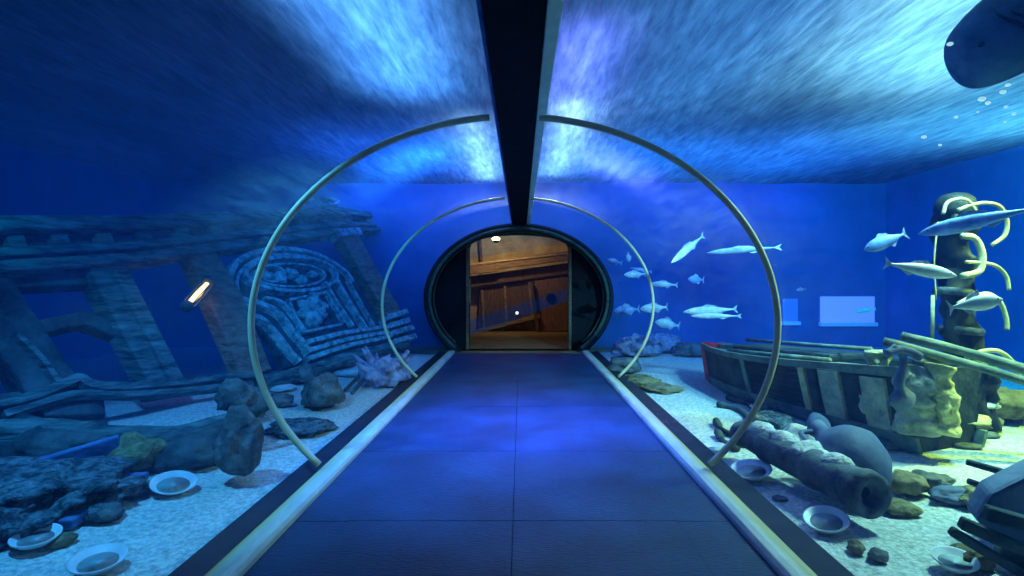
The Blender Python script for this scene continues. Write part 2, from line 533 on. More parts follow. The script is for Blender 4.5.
# bulkhead with arched doorway
def door_outline(w, top, n=14):
    pts = [(-w, (top - .24) * i / 8) for i in range(9)]
    for i in range(1, n):
        a = PI * (1 - i / n)
        pts.append((w * math.cos(a) * .99, top - .24 + .24 * math.sin(a) ** .8))
    pts += [(w, (top - .24) * (8 - i) / 8) for i in range(9)]
    return pts


DW, DT = .915, 2.06
bm = bmesh.new()
inner = door_outline(DW, DT)
outer = []
for x, z in inner:
    th = math.atan2(x / 1.59, (z - EZ) / 1.26)
    outer.append((1.59 * math.sin(th), EZ + 1.26 * math.cos(th)))
outer[0] = (-1.2, -.2); outer[-1] = (1.2, -.2)
inner2 = [(inner[0][0], -.2)] + inner[1:-1] + [(inner[-1][0], -.2)]
for yy in (0,):
    vs = []
    for (ix, iz), (ox, oz) in zip(inner2, outer):
        vs.append([bm.verts.new((ix, 8.80, iz)), bm.verts.new((ox, 8.80, oz)), bm.verts.new((ox, 9.36, oz)), bm.verts.new((ix, 9.36, iz))])
    for a, b in zip(vs, vs[1:]):
        for j in range(4):
            bm.faces.new((a[j], a[(j + 1) % 4], b[(j + 1) % 4], b[j]))
    bm.faces.new(vs[0]); bm.faces.new(vs[-1][::-1])
struct('wall_mouth', bm, 'bulk', 'black bulkhead around the doorway at the tunnel end', 'wall')
# door frame
d1 = thing('door_1', (0, 8.78, 0), 'open arched doorway with worn wooden frame at the tunnel end', 'doorway'); d1['kind'] = 'structure'
for s in (-1, 1):
    bm = bmesh.new(); box(bm, (s * (DW - .015), 8.80, .90), (.05, .10, 1.8))
    obj('door_jamb', bm, 'oak', d1, bevel=.008)
bm = bmesh.new()
tube(bm, [(x, 8.80, z) for x, z in door_outline(DW - .015, DT - .012, 20)[8:-8]], .03, 8)
obj('door_arch', bm, 'oak_dark', d1, smooth=True)
bm = bmesh.new(); box(bm, (-DW + .055, 8.77, 1.02), (.03, .03, .42))  # orange strip painted for the light along the left jamb
o = obj('edge_light_paint', bm, 'orange_light_tone', d1, bevel=.004); o['label'] = 'orange light on the doorway edge, painted as a strip'

# tank walls
bm = bmesh.new()
n = 48; vv = []
for i in range(n + 1):
    t = -TB + 2 * TB * i / n
    x, z = ell(t, 1.59, 1.26)
    th = -2.2 + 4.4 * i / n
    ox = max(-WX - .1, min(WX + .1, 9 * math.sin(th))); oz = max(-.6, min(3.4, 1.2 + 9 * math.cos(th)))
    vv.append([bm.verts.new(p) for p in ((x, WY, z), (ox, WY, oz), (ox, WY + .16, oz), (x, WY + .16, z))])
for a, b in zip(vv, vv[1:]):
    for j in range(4):
        bm.faces.new((a[j], a[(j + 1) % 4], b[(j + 1) % 4], b[j]))
struct('wall_far', bm, 'tankwall', 'blue painted far wall of the aquarium tank', 'wall')
for s, nm in ((-1, 'left'), (1, 'right')):
    bm = bmesh.new(); box(bm, (s * (WX + .08), 3.4, 1.4), (.16, 12, 4.0))
    struct('wall_' + nm, bm, 'tankwall', 'blue painted %s wall of the aquarium tank' % nm, 'wall')

# far viewing windows on the right
for nn, (x0, x1, z0, z1, m) in enumerate(((5.54, 6.53, .44, .92, 'window_glow'), (4.85, 5.12, .46, .88, 'window_glow_dim'))):
    w = thing('window_%d' % (7 + nn), ((x0 + x1) / 2, WY - .02, z0), ('bright violet viewing window in the far wall', 'dim narrow blue viewing window in the far wall')[nn], 'window')
    w['kind'] = 'structure'
    bm = bmesh.new(); box(bm, ((x0 + x1) / 2, WY - .012, (z0 + z1) / 2), (x1 - x0, .02, z1 - z0))
    obj('window_pane', bm, m, w)
    bm = bmesh.new(); box(bm, ((x0 + x1) / 2, WY - .04, z0 - .03), (x1 - x0 + .06, .08, .07))
    obj('window_sill', bm, 'window_sill', w, bevel=.01)

# sand
for s, nm in ((-1, 'left'), (1, 'right')):
    bm = bmesh.new(); nx, ny = 110, 200
    g = [[None] * (ny + 1) for _ in range(nx + 1)]
    for i in range(nx + 1):
        u = (i / nx) ** 1.5
        x = s * (1.34 + (WX - 1.36) * u)
        for j in range(ny + 1):
            y = -2.4 + (WY + 2.38) * j / ny
            g[i][j] = bm.verts.new((x, y, sand_z(x, y)))
    for i in range(nx):
        for j in range(ny):
            bm.faces.new((g[i][j], g[i + 1][j], g[i + 1][j + 1], g[i][j + 1]))
    o = obj('sand_bed', bm, 'sand', smooth=True)
    tag(o, 'pale speckled sand covering the %s side of the tank' % nm, 'sand', kind='stuff')

# water surface seen from below
bm = bmesh.new(); nx, ny = 90, 90
g = []
for i in range(nx + 1):
    row = []
    for j in range(ny + 1):
        x = -WX + .02 + (2 * WX - .04) * i / nx; y = -2.4 + (WY + 2.38) * j / ny
        row.append(bm.verts.new((x, y, WZ + .03 * noise.noise(V((x * 1.2, y * .8, 0))))))
    g.append(row)
for i in range(nx):
    for j in range(ny):
        bm.faces.new((g[i][j], g[i + 1][j], g[i + 1][j + 1], g[i][j + 1]))
o = obj('water_surface', bm, 'surface', smooth=True)
tag(o, 'rippled water surface lit from above, seen from below', 'water surface', kind='stuff')

# body of water around the tunnel
bm = bmesh.new()
sec = [(-WX + .01, -.5), (-WX + .01, WZ - .06), (WX - .01, WZ - .06), (WX - .01, -.5), (1.385, -.5), (1.385, .02)]
N = 48
for i in range(N + 1):
    t = TB - 2 * TB * i / N
    x, z = ell(t, A_ + .012, B_ + .012)
    sec.append((x, z if z < 2.0 or abs(x) > .16 else max(z, 2.345)))
sec += [(-1.385, .02), (-1.385, -.5)]
va = [bm.verts.new((x, -2.35, z)) for x, z in sec]
vb = [bm.verts.new((x, WY - .005, z)) for x, z in sec]
n = len(sec)
for i in range(n):
    bm.faces.new((va[i], vb[i], vb[(i + 1) % n], va[(i + 1) % n]))
bm.faces.new(va); bm.faces.new(vb[::-1])
bmesh.ops.triangulate(bm, faces=[f for f in bm.faces if len(f.verts) > 4])
o = obj('tank_water', bm, 'water')
tag(o, 'deep blue water filling the tank around the tunnel', 'water', kind='stuff')

# ------------------------------------------------------ room past the door
RY = 12.35
bm = bmesh.new()
box(bm, (0, 9.72, -.04), (5, 2.2, .08))
for yy in (8.45,): box(bm, (0, 8.58, -.035), (2.1, .56, .07))
box(bm, (0, 11.65, -.04), (5, 1.66, .08))
struct('trim_10', bm, 'oak_floor', 'brown wooden floor of the room beyond the doorway', 'floor')
bm = bmesh.new(); box(bm, (0, RY + .06, 1.3), (5, .12, 2.8))
struct('wall_back', bm, 'plaster', 'ochre plaster wall of the room beyond the doorway', 'wall')
bm = bmesh.new()
for s in (-1, 1): box(bm, (s * 2.45, 10.9, 1.3), (.1, 3.0, 2.8))
struct('wall_side', bm, 'oak_dark', 'dark side walls of the room beyond the doorway', 'wall')
bm = bmesh.new(); box(bm, (0, 10.9, 2.62), (5, 3.0, .1))
struct('trim_11', bm, 'oak_dark', 'dark ceiling of the room beyond the doorway', 'ceiling')


def room(px, py, Y): return at(px, py, Y)


# timber beam across the room
t = thing('timber_beam', room(520, 270, 11.85), 'pale timber beam slung across the room beyond the doorway', 'beam')
bm = bmesh.new(); beam(bm, room(440, 274, 11.85), room(497, 267.5, 11.85), .16, .20)
obj('beam_half', bm, 'oak', t, bevel=.015)
bm = bmesh.new(); beam(bm, room(494, 265, 11.83), room(600, 252, 11.83), .14, .22)
obj('beam_half', bm, 'oak', t, bevel=.015)
bm = bmesh.new(); beam(bm, room(440, 268, 11.76), room(600, 250, 11.76), .05, .04)
o = obj('beam_edge', bm, 'plaster', t, bevel=.01)
bm = bmesh.new(); beam(bm, room(462, 283, 12.00), room(600, 264, 12.00), .06, .26)
tag(obj('wall_plank', bm, 'oak_dark', bevel=.01), 'dark plank fixed directly below the pale timber beam', 'plank')
# leaning door-like board
t = thing('wooden_hatch', room(508, 345, 12.05), 'brown boarded hatch leaning on the back wall of the far room', 'hatch')
bm = bmesh.new()
prism(bm, [room(480, 288, 12.08), room(530, 281, 12.08), (room(534, 320, 12.08)), room(478, 331, 12.08)], V((0, .04, 0)))
obj('board', bm, 'oak_dark', t, bevel=.01)
for (a, b) in (((482, 290), (484, 329)), ((529, 282), (533, 319)), ((505, 286), (507, 325))):
    bm = bmesh.new(); beam(bm, room(*a, 12.04), room(*b, 12.04), .06, .06)
    obj('batten', bm, 'oak', t, bevel=.008)
bm = bmesh.new(); beam(bm, room(470, 333, 11.90), room(540, 316, 11.90), .07, .09)
tag(obj('fallen_plank', bm, 'oak', bevel=.01), 'slanting plank lying low across the foot of the boarded hatch', 'plank')
# right panel with porthole
t = thing('porthole_panel', room(552, 345, 12.00), 'reddish plank panel with a dark round porthole in the far room', 'panel')
bm = bmesh.new()
prism(bm, [room(534, 281, 12.00), room(600, 273, 12.00), room(600, 331, 12.00), room(540, 331, 12.00)], V((0, .05, 0)))
obj('panel_board', bm, 'oak_red', t, bevel=.01)
bm = bmesh.new(); lathe(bm, [(.115, .03), (.115, -.03), (.085, -.035), (.08, 0), (.0, 0)], room(551, 298, 12.00), (0, 1, 0))
obj('porthole', bm, 'black', t, smooth=True)
bm = bmesh.new(); beam(bm, room(531, 282, 11.90), room(538, 331, 11.90), .09, .08)
tag(obj('timber_post', bm, 'oak_dark', bevel=.01), 'dark upright post between the hatch and the porthole panel', 'post')
bm = bmesh.new(); beam(bm, room(480, 238, 12.20), room(482, 270, 12.20), .05, .06)
for x in (512, 537, 556): beam(bm, room(x, 232, 12.22), room(x, 268, 12.22), .04, .05)
struct('trim_12', bm, 'oak_dark', 'thin battens on the upper plaster wall', 'trim')
# spotlight and small lamp
t = thing('ceiling_spotlight', room(496, 237, 10.3), 'warm glowing spotlight near the top left of the doorway', 'spotlight')
bm = bmesh.new(); lathe(bm, [(.03, .10), (.055, .09), (.075, 0), (.06, 0)], room(496, 238, 10.3), (.15, -.2, -.9))
bm2 = bm; obj('lamp_housing', bm2, 'black', t, smooth=True)
bm = bmesh.new(); blob(bm, room(496, 239, 10.25), (.085, .04, .05), 1, 0)
obj('lamp_lens', bm, 'lamp_warm', t, smooth=True)
bm = bmesh.new(); tube(bm, [room(496, 238, 10.3), room(495, 225, 10.3), room(495, 205, 10.3)], .012, 6)
obj('lamp_stem', bm, 'black', t)
t = thing('wall_lamp', room(517, 313, 12.00), 'tiny white lamp low on the boarded hatch', 'lamp')
bm = bmesh.new(); blob(bm, room(517, 313, 11.96), (.035, .025, .035), 1, 0, 1, 2, 0, False)
obj('bulb', bm, 'lamp_white', t, smooth=True)
bm = bmesh.new(); lathe(bm, [(.03, 0), (.045, .03), (.045, .07)], room(517, 313, 11.97), (0, 1, 0), 12)
obj('socket', bm, 'black', t, smooth=True)

# ================================================================ LEFT: SHIPWRECK
PA, PB, PC = V((-3.1, 4.5, .1)), V((-1.9, 8.0, .17)), V((-3.84, 4.5, 1.23))
PN = (PB - PA).cross(PC - PA).normalized()
if PN.dot(CAM - PA) < 0: PN = -PN
PS = (PB - PA).normalized()
PU = PN.cross(PS).normalized()
if PU.z < 0: PU = -PU


def pp(px, py, off=0):
    d = V(((px - VX) / F, 1, (VY - py) / F))
    o = PA + PN * off
    t = (o - CAM).dot(PN) / d.dot(PN)
    return CAM + d * t


def relief(bm, poly, o0, o1):
    prism(bm, [pp(x, y, o0) for x, y in poly], PN * (o1 - o0))


def strip(bm, pts, w, h, off=0, n=6, smooth_path=True):
    P = curve([pp(x, y, off) for x, y in pts], n) if smooth_path else [pp(x, y, off) for x, y in pts]
    loops = []
    for i, p in enumerate(P):
        d = (P[min(i + 1, len(P) - 1)] - P[max(i - 1, 0)]).normalized()
        s = d.cross(PN).normalized()
        loops.append([p - s * w / 2, p - s * w * .35 + PN * h, p + s * w * .35 + PN * h, p + s * w / 2])
    rings(bm, loops)


ship = thing('shipwreck', pp(200, 400), 'dark carved hull side of a sunken wooden ship leaning away on the left', 'shipwreck')
# gunwale: two long timbers with square ports between
TOPL = [(-60, 229), (0, 227), (120, 225), (250, 217), (330, 212), (385, 220)]
BOTL = [(-60, 293), (0, 284), (120, 273), (250, 253), (330, 240), (400, 233)]


def lerp_line(L, x):
    for (x0, y0), (x1, y1) in zip(L, L[1:]):
        if x <= x1: return y0 + (y1 - y0) * (x - x0) / (x1 - x0)
    return L[-1][1]


xs = [-60, -20, 20, 60, 100, 140, 180, 220, 260, 300, 340, 375, 392]
def band(bm, f0, f1, o0, o1, xa=-60, xb=392):
    loops = []
    n = 36
    for i in range(n + 1):
        x = xa + (xb - xa) * i / n
        yt, yb = lerp_line(TOPL, x), lerp_line(BOTL, x)
        a, b = yt + (yb - yt) * f0, yt + (yb - yt) * f1
        p, q = pp(x, a, o0), pp(x, b, o0)
        loops.append([p, p + PN * (o1 - o0), q + PN * (o1 - o0), q])
    rings(bm, loops)


bm = bmesh.new(); band(bm, 0, .26, .02, .20)
obj('gunwale_rail', bm, 'wood', ship, bevel=.015)
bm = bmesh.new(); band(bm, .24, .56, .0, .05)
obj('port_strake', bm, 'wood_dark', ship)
bm = bmesh.new(); band(bm, .54, .70, .0, .17); band(bm, .70, .80, .0, .12); band(bm, .80, 1.0, .0, .20)
obj('wale', bm, 'wood', ship, bevel=.012)
for i, x in enumerate((-30, 12, 56, 100, 140, 178, 213, 245, 274, 300, 324, 346, 366)):
    bm = bmesh.new()
    yt, yb = lerp_line(TOPL, x), lerp_line(BOTL, x)
    w = max(4, 13 - i * .75)
    y0, y1 = yt + (yb - yt) * .26, yt + (yb - yt) * .54
    relief(bm, [(x - w, y0), (x + w * .5, y0), (x + w, y1), (x - w * .5, y1)], .03, .13)
    obj('port_lid', bm, 'wood_warm' if i % 3 == 0 else 'wood', ship, bevel=.012)
# scroll knot at the gunwale end
bm = bmesh.new()
strip(bm, [(300, 205), (318, 200), (335, 203), (332, 206), (318, 207)], .06, .08, .05)
obj('rail_scroll', bm, 'carved', ship)
# leaning frames
for (poly, m, o1) in (([(70, 270), (112, 272), (176, 398), (140, 404)], 'wood', .16),
                      ([(-70, 282), (-10, 276), (62, 384), (95, 425), (30, 428)], 'wood_dark', .14),
                      ([(178, 262), (205, 258), (232, 300), (262, 378), (232, 384)], 'wood_warm', .13)):
    bm = bmesh.new(); relief(bm, poly, -.05, o1)
    obj('hull_frame', bm, m, ship, bevel=.02)
for poly in ([(-40, 322), (20, 330), (78, 318), (106, 330), (112, 345), (76, 332), (26, 344), (-30, 338)],
             [(-30, 276), (75, 272), (86, 292), (-20, 298)]):
    bm = bmesh.new(); relief(bm, poly, -.06, .08)
    obj('cross_timber', bm, 'wood_dark', ship, bevel=.02)
for pts in ([(112, 274), (135, 318), (176, 396)], [(14, 336), (40, 362), (58, 388)]):
    bm = bmesh.new(); strip(bm, pts, .05, .05, .14)
    obj('edge_batten', bm, 'wood', ship)
# lower horizontal rails
for pts, w, o in (([(-40, 412), (20, 402), (62, 386), (76, 381), (92, 388), (140, 388), (250, 377)], .09, .16),
                  ([(0, 418), (50, 402), (85, 396), (150, 396), (250, 386)], .07, .14)):
    bm = bmesh.new(); strip(bm, pts, w, .07, o)
    obj('lower_rail', bm, 'wood', ship)
bm = bmesh.new(); relief(bm, [(-60, 408), (60, 392), (95, 398), (100, 440), (-60, 452)], -.05, .08)
obj('bilge_plank', bm, 'wood_dark', ship, bevel=.02)

# carved stern panel
cp = None
bm = bmesh.new()
outline = [(224, 296), (225, 276), (236, 260), (258, 252), (286, 250), (316, 256), (340, 270), (352, 286), (366, 312), (384, 340), (340, 352), (302, 366), (280, 372), (262, 340), (240, 318)]
relief(bm, outline, -.05, .04)
cp = obj('carved_panel', bm, 'carved_shade', ship, bevel=.01)
def sub(name, pts, w, h, off, m='carved', n=6):
    bm = bmesh.new(); strip(bm, pts, w, h, off, n)
    return obj(name, bm, m, cp)
# arched outer frame
sub('arch_moulding', [(240, 322), (228, 300), (226, 280), (236, 263), (258, 254), (286, 252), (316, 258), (340, 272), (350, 284)], .09, .09, .03)
sub('arch_moulding', [(246, 312), (236, 297), (234, 282), (242, 269), (260, 260), (286, 257), (314, 262), (334, 274)], .05, .07, .03)
# cartouche: nested ovals
def oval(cx, cy, rx, ry, tilt, n=14):
    return [(cx + rx * math.cos(a) * math.cos(tilt) - ry * math.sin(a) * math.sin(tilt),
             cy + rx * math.cos(a) * math.sin(tilt) + ry * math.sin(a) * math.cos(tilt)) for a in [2 * PI * i / n for i in range(n + 1)]]
sub('cartouche_ring', oval(288, 277, 46, 17, .02), .07, .09, .04)
sub('cartouche_ring', oval(286, 278, 36, 11.5, .0), .045, .08, .04)
sub('cartouche_ring', oval(268, 277, 13, 8, .1), .04, .09, .04)
bm = bmesh.new()
for (x, y, r) in ((264, 276, .09), (277, 279, .12), (290, 274, .10), (300, 280, .09), (312, 275, .07)):
    blob(bm, pp(x, y, .08), (r, r, r * .8), x, .35, 2, 3, 0, False)
obj('cartouche_figure', bm, 'carved', cp, smooth=True)
# columns of moulding left and right of the emblem
sub('side_moulding', [(236, 302), (256, 306), (276, 316), (290, 334), (306, 352)], .10, .08, .04)
sub('side_moulding', [(240, 318), (258, 322), (272, 336), (288, 356), (296, 364)], .08, .09, .04)
sub('side_moulding', [(262, 300), (278, 304), (290, 316), (302, 332)], .05, .07, .04)
sub('side_moulding', [(332, 280), (342, 298), (356, 320), (366, 336)], .10, .09, .04, n=3)
sub('side_moulding', [(322, 284), (330, 298), (342, 316), (350, 328)], .06, .08, .04, n=3)
sub('side_moulding', [(346, 282), (358, 304), (374, 332)], .05, .07, .04, n=3)
# square frame round the emblem
for pts in ([(286, 302), (300, 334)], [(300, 334), (340, 326)], [(286, 302), (324, 294)], [(324, 294), (342, 324)]):
    sub('emblem_frame', pts, .05, .06, .04, n=2)
bm = bmesh.new()
for (x, y, r) in ((312, 305, .13), (305, 314, .10), (318, 314, .11), (311, 320, .14), (303, 305, .08), (322, 307, .08), (313, 298, .08)):
    blob(bm, pp(x, y, .09), (r, r, r * .9), y + x, .35, 2.2, 3, 0, False)
obj('emblem', bm, 'carved', cp, smooth=True)
for yb in (0, 9, 17):
    sub('sill_moulding', [(302, 346 + yb), (342, 336 + yb * .8), (384, 330 + yb * .6)], .08, .12, .05, n=3)
# leaning pilaster with capital and base
bm = bmesh.new(); relief(bm, [(333, 244), (350, 241), (392, 316), (378, 322)], -.02, .18)
pil = obj('pilaster', bm, 'wood_warm', ship, bevel=.02)
bm = bmesh.new()
relief(bm, [(325, 238), (348, 236), (352, 243), (331, 245)], -.02, .26)
obj('pilaster_capital', bm, 'carved', pil, bevel=.02)
bm = bmesh.new()
for i in range(4):
    y = 320 + i * 8
    relief(bm, [(377 + i * 2, y + 2), (396 + i * 3, y - 4), (398 + i * 3, y + 1), (379 + i * 2, y + 7)], -.02, .24 - .02 * (i % 2))
obj('pilaster_base', bm, 'carved', pil, bevel=.012)
# keel timber at the foot of the panel
bm = bmesh.new()
tube(bm, curve([pp(255, 386, .1), pp(300, 374, .1), pp(350, 358, .1), pp(405, 344, .1)], 8), .09, 10, .4)
obj('keel', bm, 'wood', ship, smooth=True)

# lantern on the frame
L0, L1 = pp(188, 305, .30), pp(208, 283, .30)
t = thing('ship_lantern', L0, 'glowing amber lantern hanging tilted on the leaning ship frame', 'lantern')
ax = (L1 - L0).normalized(); LL = (L1 - L0).length
bm = bmesh.new(); lathe(bm, [(.0, .0), (.024, .02), (.03, LL * .5), (.022, LL * .95), (0, LL)], L0, ax, 14)
obj('lantern_glass', bm, 'lamp_amber', t, smooth=True)
bm = bmesh.new(); lathe(bm, [(.05, LL * .97), (.07, LL), (.04, LL + .05), (0.01, LL + .09)], L0, ax, 12)
obj('lantern_cap', bm, 'iron', t, smooth=True)
bm = bmesh.new(); lathe(bm, [(.05, -.05), (.06, -.02), (.05, .01)], L0, ax, 12)
obj('lantern_base', bm, 'iron', t, smooth=True)
bm = bmesh.new(); tube(bm, curve([pp(206, 276, .0), pp(208, 277, .2), L1 + ax * .08], 5), .014, 8)
obj('lantern_bracket', bm, 'iron', t, smooth=True)
for kk in range(4):
    a = kk * PI / 2 + .4
    u = ax.cross(V((0, 0, 1))).normalized(); w = u.cross(ax)
    off = (u * math.cos(a) + w * math.sin(a)) * .055
    bm = bmesh.new(); tube(bm, [L0 + off, L0 + off + ax * LL], .006, 6)
    obj('cage_bar', bm, 'iron', t)

# fallen mast
def log(name, label, cat, pts, radii, m, group=None, rough=.35, parent=None, seg=14):
    bm = bmesh.new()
    P = curve(pts, 6)
    R = []
    n = len(radii) - 1
    for i in range(len(P)):
        u = i / (len(P) - 1) * n; k = min(int(u), n - 1)
        R.append(radii[k] + (radii[k + 1] - radii[k]) * (u - k))
    tube(bm, P, R, seg, rough, seed=pts[0][0])
    o = obj(name, bm, m, parent, smooth=True)
    if label: tag(o, label, cat, group)
    return o


mast = thing('fallen_mast', at(150, 430, 3.4), 'long fallen mast lying on the sand in front of the wreck', 'mast')
log('spar', None, None, [at(-30, 438, 3.15), at(60, 438, 3.2), at(150, 441, 3.3), at(212, 432, 3.45), at(250, 420, 3.6)], [.11, .10, .10, .09, .07], 'wood', parent=mast)
log('spar', None, None, [at(150, 446, 3.2), at(215, 430, 3.38), at(275, 402, 3.65)], [.05, .06, .03], 'wood_dark', parent=mast)
log('spar', None, None, [at(5, 412, 3.5), at(62, 438, 3.2), at(130, 448, 3.15)], [.05, .07, .05], 'wood_dark', parent=mast)
bm = bmesh.new(); blob(bm, at(236, 398, 3.62), (.13, .12, .13), 4, .35)
tag(obj('encrusted_block', bm, 'rock', smooth=True), 'round dark encrusted block on the end of the fallen mast', 'block')

# planks, rocks and dishes on the left sand
def plank(p, q, w, h, m, label, roll=0, group=None, name='plank'):
    bm = bmesh.new(); beam(bm, p, q, w, h, V((math.sin(roll), 0, math.cos(roll))))
    return tag(obj(name, bm, m, bevel=.01), label, 'plank', group)


plank(at(34, 474, 2.85), at(122, 447, 3.05), .05, .16, 'plank_blue', 'blue board standing on edge below the fallen mast', .2)
plank(ground(58, 532) + V((0, 0, .03)), ground(138, 484) + V((0, 0, .05)), .13, .05, 'plank_blue', 'flat blue-grey board lying half buried left of the round dish', 0)
plank(ground(-10, 540) + V((0, 0, .02)), ground(78, 512) + V((0, 0, .05)), .08, .05, 'wood_dark', 'dark narrow board at the lower left corner', 0)
rock(240, 482, (.12, .13, .24), 'tall grey boulder standing by the ledge below the near left band', 'rock', seed=3, amp=.25, sink=.15)
rock(196, 462, (.28, .20, .14), 'wide dark rock under the fallen mast', 'wood_dark', seed=5, rot=.4, sink=.4)
rock(128, 470, (.20, .17, .13), 'dark rock with brown growth beneath the mast', 'growth', seed=6, sink=.3)
rock(60, 462, (.40, .22, .15), 'broad dark rock behind the blue board', 'wood_dark', seed=11, sink=.4)
rock(110, 520, (.055, .06, .045), 'small dark stone beside the half buried board', 'rock', seed=8, sink=.3)
rock(62, 545, (.05, .05, .03), 'small brown pebble on the lower left sand', 'rock_brown', seed=9, sink=.3)
rock(322, 408, (.19, .20, .19), 'big round grey boulder between the two left bands', 'rock', seed=12, sink=.25)
rock(304, 384, (.12, .13, .13), 'smaller dark boulder behind the big round boulder', 'rock', seed=13, sink=.2)
rock(276, 406, (.16, .12, .07), 'low dark stone left of the big round boulder', 'rock', seed=14, sink=.3)
rock(300, 432, (.26, .22, .06), 'low spread of rough dark stone near the ledge', 'gravel', seed=15, amp=.4, sink=.4)
rock(250, 420, (.14, .13, .16), 'grey stone leaning on the end of the mast', 'rock', seed=16, sink=.3)
rock(352, 376, (.20, .12, .05), 'flat pale stone behind the big round boulder', 'rock_pale', seed=17, sink=.3)
rock(276, 390, (.22, .14, .04), 'flat pale stone at the foot of the carved panel', 'rock_pale', seed=18, sink=.3)
# heap of gravel
bm = bmesh.new()
blob(bm, (0, 0, 0), (.55, .42, .16), 21, .35, 3, 5)
o = obj('gravel_heap', bm, 'gravel', smooth=True); o.location = ground(20, 505) + V((0, 0, .03))
tag(o, 'heap of coarse dark gravel at the left edge', 'gravel', kind='stuff')
# coral on the left, near the far band
t = thing('coral_clump', ground(384, 384), 'spiky violet coral clump beside the far left band', 'coral', None)
g = ground(382, 384)
bm = bmesh.new(); blob(bm, g + V((0, 0, .10)), (.26, .24, .2), 31, .5, 2.4, 4)
obj('coral_body', bm, 'coral', t, smooth=True)
for i in range(9):
    a = random.uniform(0, 2 * PI)
    d = V((math.cos(a) * .8, math.sin(a) * .8, random.uniform(.3, 1))).normalized()
    bm = bmesh.new(); tube(bm, [g + V((0, 0, .1)), g + V((0, 0, .1)) + d * .26, g + V((0, 0, .14)) + d * .40], [.05, .035, .012], 7, .3)
    obj('coral_branch', bm, 'coral', t, smooth=True)
for (x0, y0, x1, y1) in ((345, 393, 372, 378), (352, 396, 376, 382)):
    p, q = ground(x0, y0) + V((0, 0, .03)), ground(x1, y1) + V((0, 0, .12))
    bm = bmesh.new(); tube(bm, curve([p, (p + q) / 2 + V((0, 0, .03)), q], 4), [.02] * 9, 7)
    tag(obj('driftwood_stick', bm, 'wood_dark', smooth=True), 'thin dark stick leaning on the violet coral, %s one' % ('upper' if y0 == 393 else 'lower'), 'stick', 'sticks by the coral')


def dish(px, py, r, label, tilt=(0, 0), group='dishes lying on the sand', m='dish'):
    g = ground(px, py)
    t = thing('dish', g + V((0, 0, .012)), label, 'dish', group)
    ax = V((tilt[0], tilt[1], 1)).normalized()
    o = g + V((0, 0, .022))
    bm = bmesh.new()
    lathe(bm, [(r * .45, 0), (r * .7, .008), (r, .035), (r * 1.0, .042), (r * .93, .040), (r * .68, .018)], o, ax, 32)
    obj('dish_rim', bm, m, t, smooth=True)
    bm = bmesh.new(); lathe(bm, [(r * .70, .020), (r * .45, .014), (.001, .012)], o, ax, 32)
    obj('dish_well', bm, 'dish_inner', t, smooth=True)
    return t


dish(173, 492, .115, 'round white dish on the left sand below the boulder', (.25, -.15))
dish(98, 572, .10, 'round white dish at the bottom left edge of the view', (.1, -.1))
dish(36, 548, .09, 'pale dish half hidden by the dark narrow board, lower left', (.1, -.1))

# ================================================================ RIGHT: SUNKEN BOAT
boat = thing('sunken_boat', V((2.6, 4.8, 0)), 'dark sunken boat with a red bow resting on the right sand', 'boat')
BW0, BW1 = V((2.33, 6.15, .0)), V((3.05, 3.45, .0))
bd = (BW1 - BW0).normalized(); bs = V((bd.y, -bd.x, 0)).normalized()
if bs.x > 0: bs = -bs     # towards the tunnel
BL = (BW1 - BW0).length


def hull_pt(t, side, h):
    """t along, side -1..1 (1 = tunnel side), h 0 bottom..1 rim"""
    w = .40 * (1 - (1 - min(1, t / .55)) ** 2.2) * (1 - .12 * max(0, t - .6)) + .02
    z0 = -.04; z1 = .36 + .20 * t ** 1.3 + .06 * (1 - t) ** 3
    if side == 0: return BW0 + bd * BL * t + V((0, 0, z0))
    prof = .62 + .38 * h ** .7
    rake = -.10 * h * (1 - t) ** 3
    return BW0 + bd * (BL * t + rake) + bs * side * w * prof + V((0, 0, z0 + (z1 - z0) * h))


def shell(t0, t1, h0, h1, nt=24, nh=6, side=1, off=0):
    bm = bmesh.new(); g = []
    for i in range(nt + 1):
        t = t0 + (t1 - t0) * i / nt
        g.append([[bm.verts.new(hull_pt(t, side, h0 + (h1 - h0) * j / nh) + bs * side * (off + e)) for j in range(nh + 1)] for e in (0, -.03)])
    for a, b in zip(g, g[1:]):
        for j in range(nh):
            bm.faces.new((a[0][j], a[0][j + 1], b[0][j + 1], b[0][j]))
            bm.faces.new((a[1][j], b[1][j], b[1][j + 1], a[1][j + 1]))
        bm.faces.new((a[0][0], b[0][0], b[1][0], a[1][0]))
        bm.faces.new((a[0][nh], a[1][nh], b[1][nh], b[0][nh]))
    for q in (g[0], g[-1]):
        for j in range(nh):
            bm.faces.new((q[0][j], q[0][j + 1], q[1][j + 1], q[1][j]))
    return bm


for sd in (1, -1):
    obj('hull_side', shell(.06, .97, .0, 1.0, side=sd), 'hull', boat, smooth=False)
    o = obj('bow', shell(0, .075, .0, 1.02, 4, 6, sd, .012), 'hull_red', boat); o['label'] = 'red painted bow'
    obj('rub_rail', shell(.05, .99, .93, 1.05, 24, 2, sd, .03), 'strake', boat)
    obj('lower_strake', shell(.07, .99, .05, .24, 24, 2, sd, .035), 'strake', boat)
bm = bmesh.new()
vs = [bm.verts.new(hull_pt(.97, s, h)) for s, h in ((1, 0), (1, .5), (1, 1), (-1, 1), (-1, .5), (-1, 0))]
ws = [bm.verts.new(v.co - bd * .04) for v in vs]
bm.faces.new(vs); bm.faces.new(ws[::-1])
for i in range(6): bm.faces.new((vs[i], ws[i], ws[(i + 1) % 6], vs[(i + 1) % 6]))
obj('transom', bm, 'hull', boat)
bm = bmesh.new()
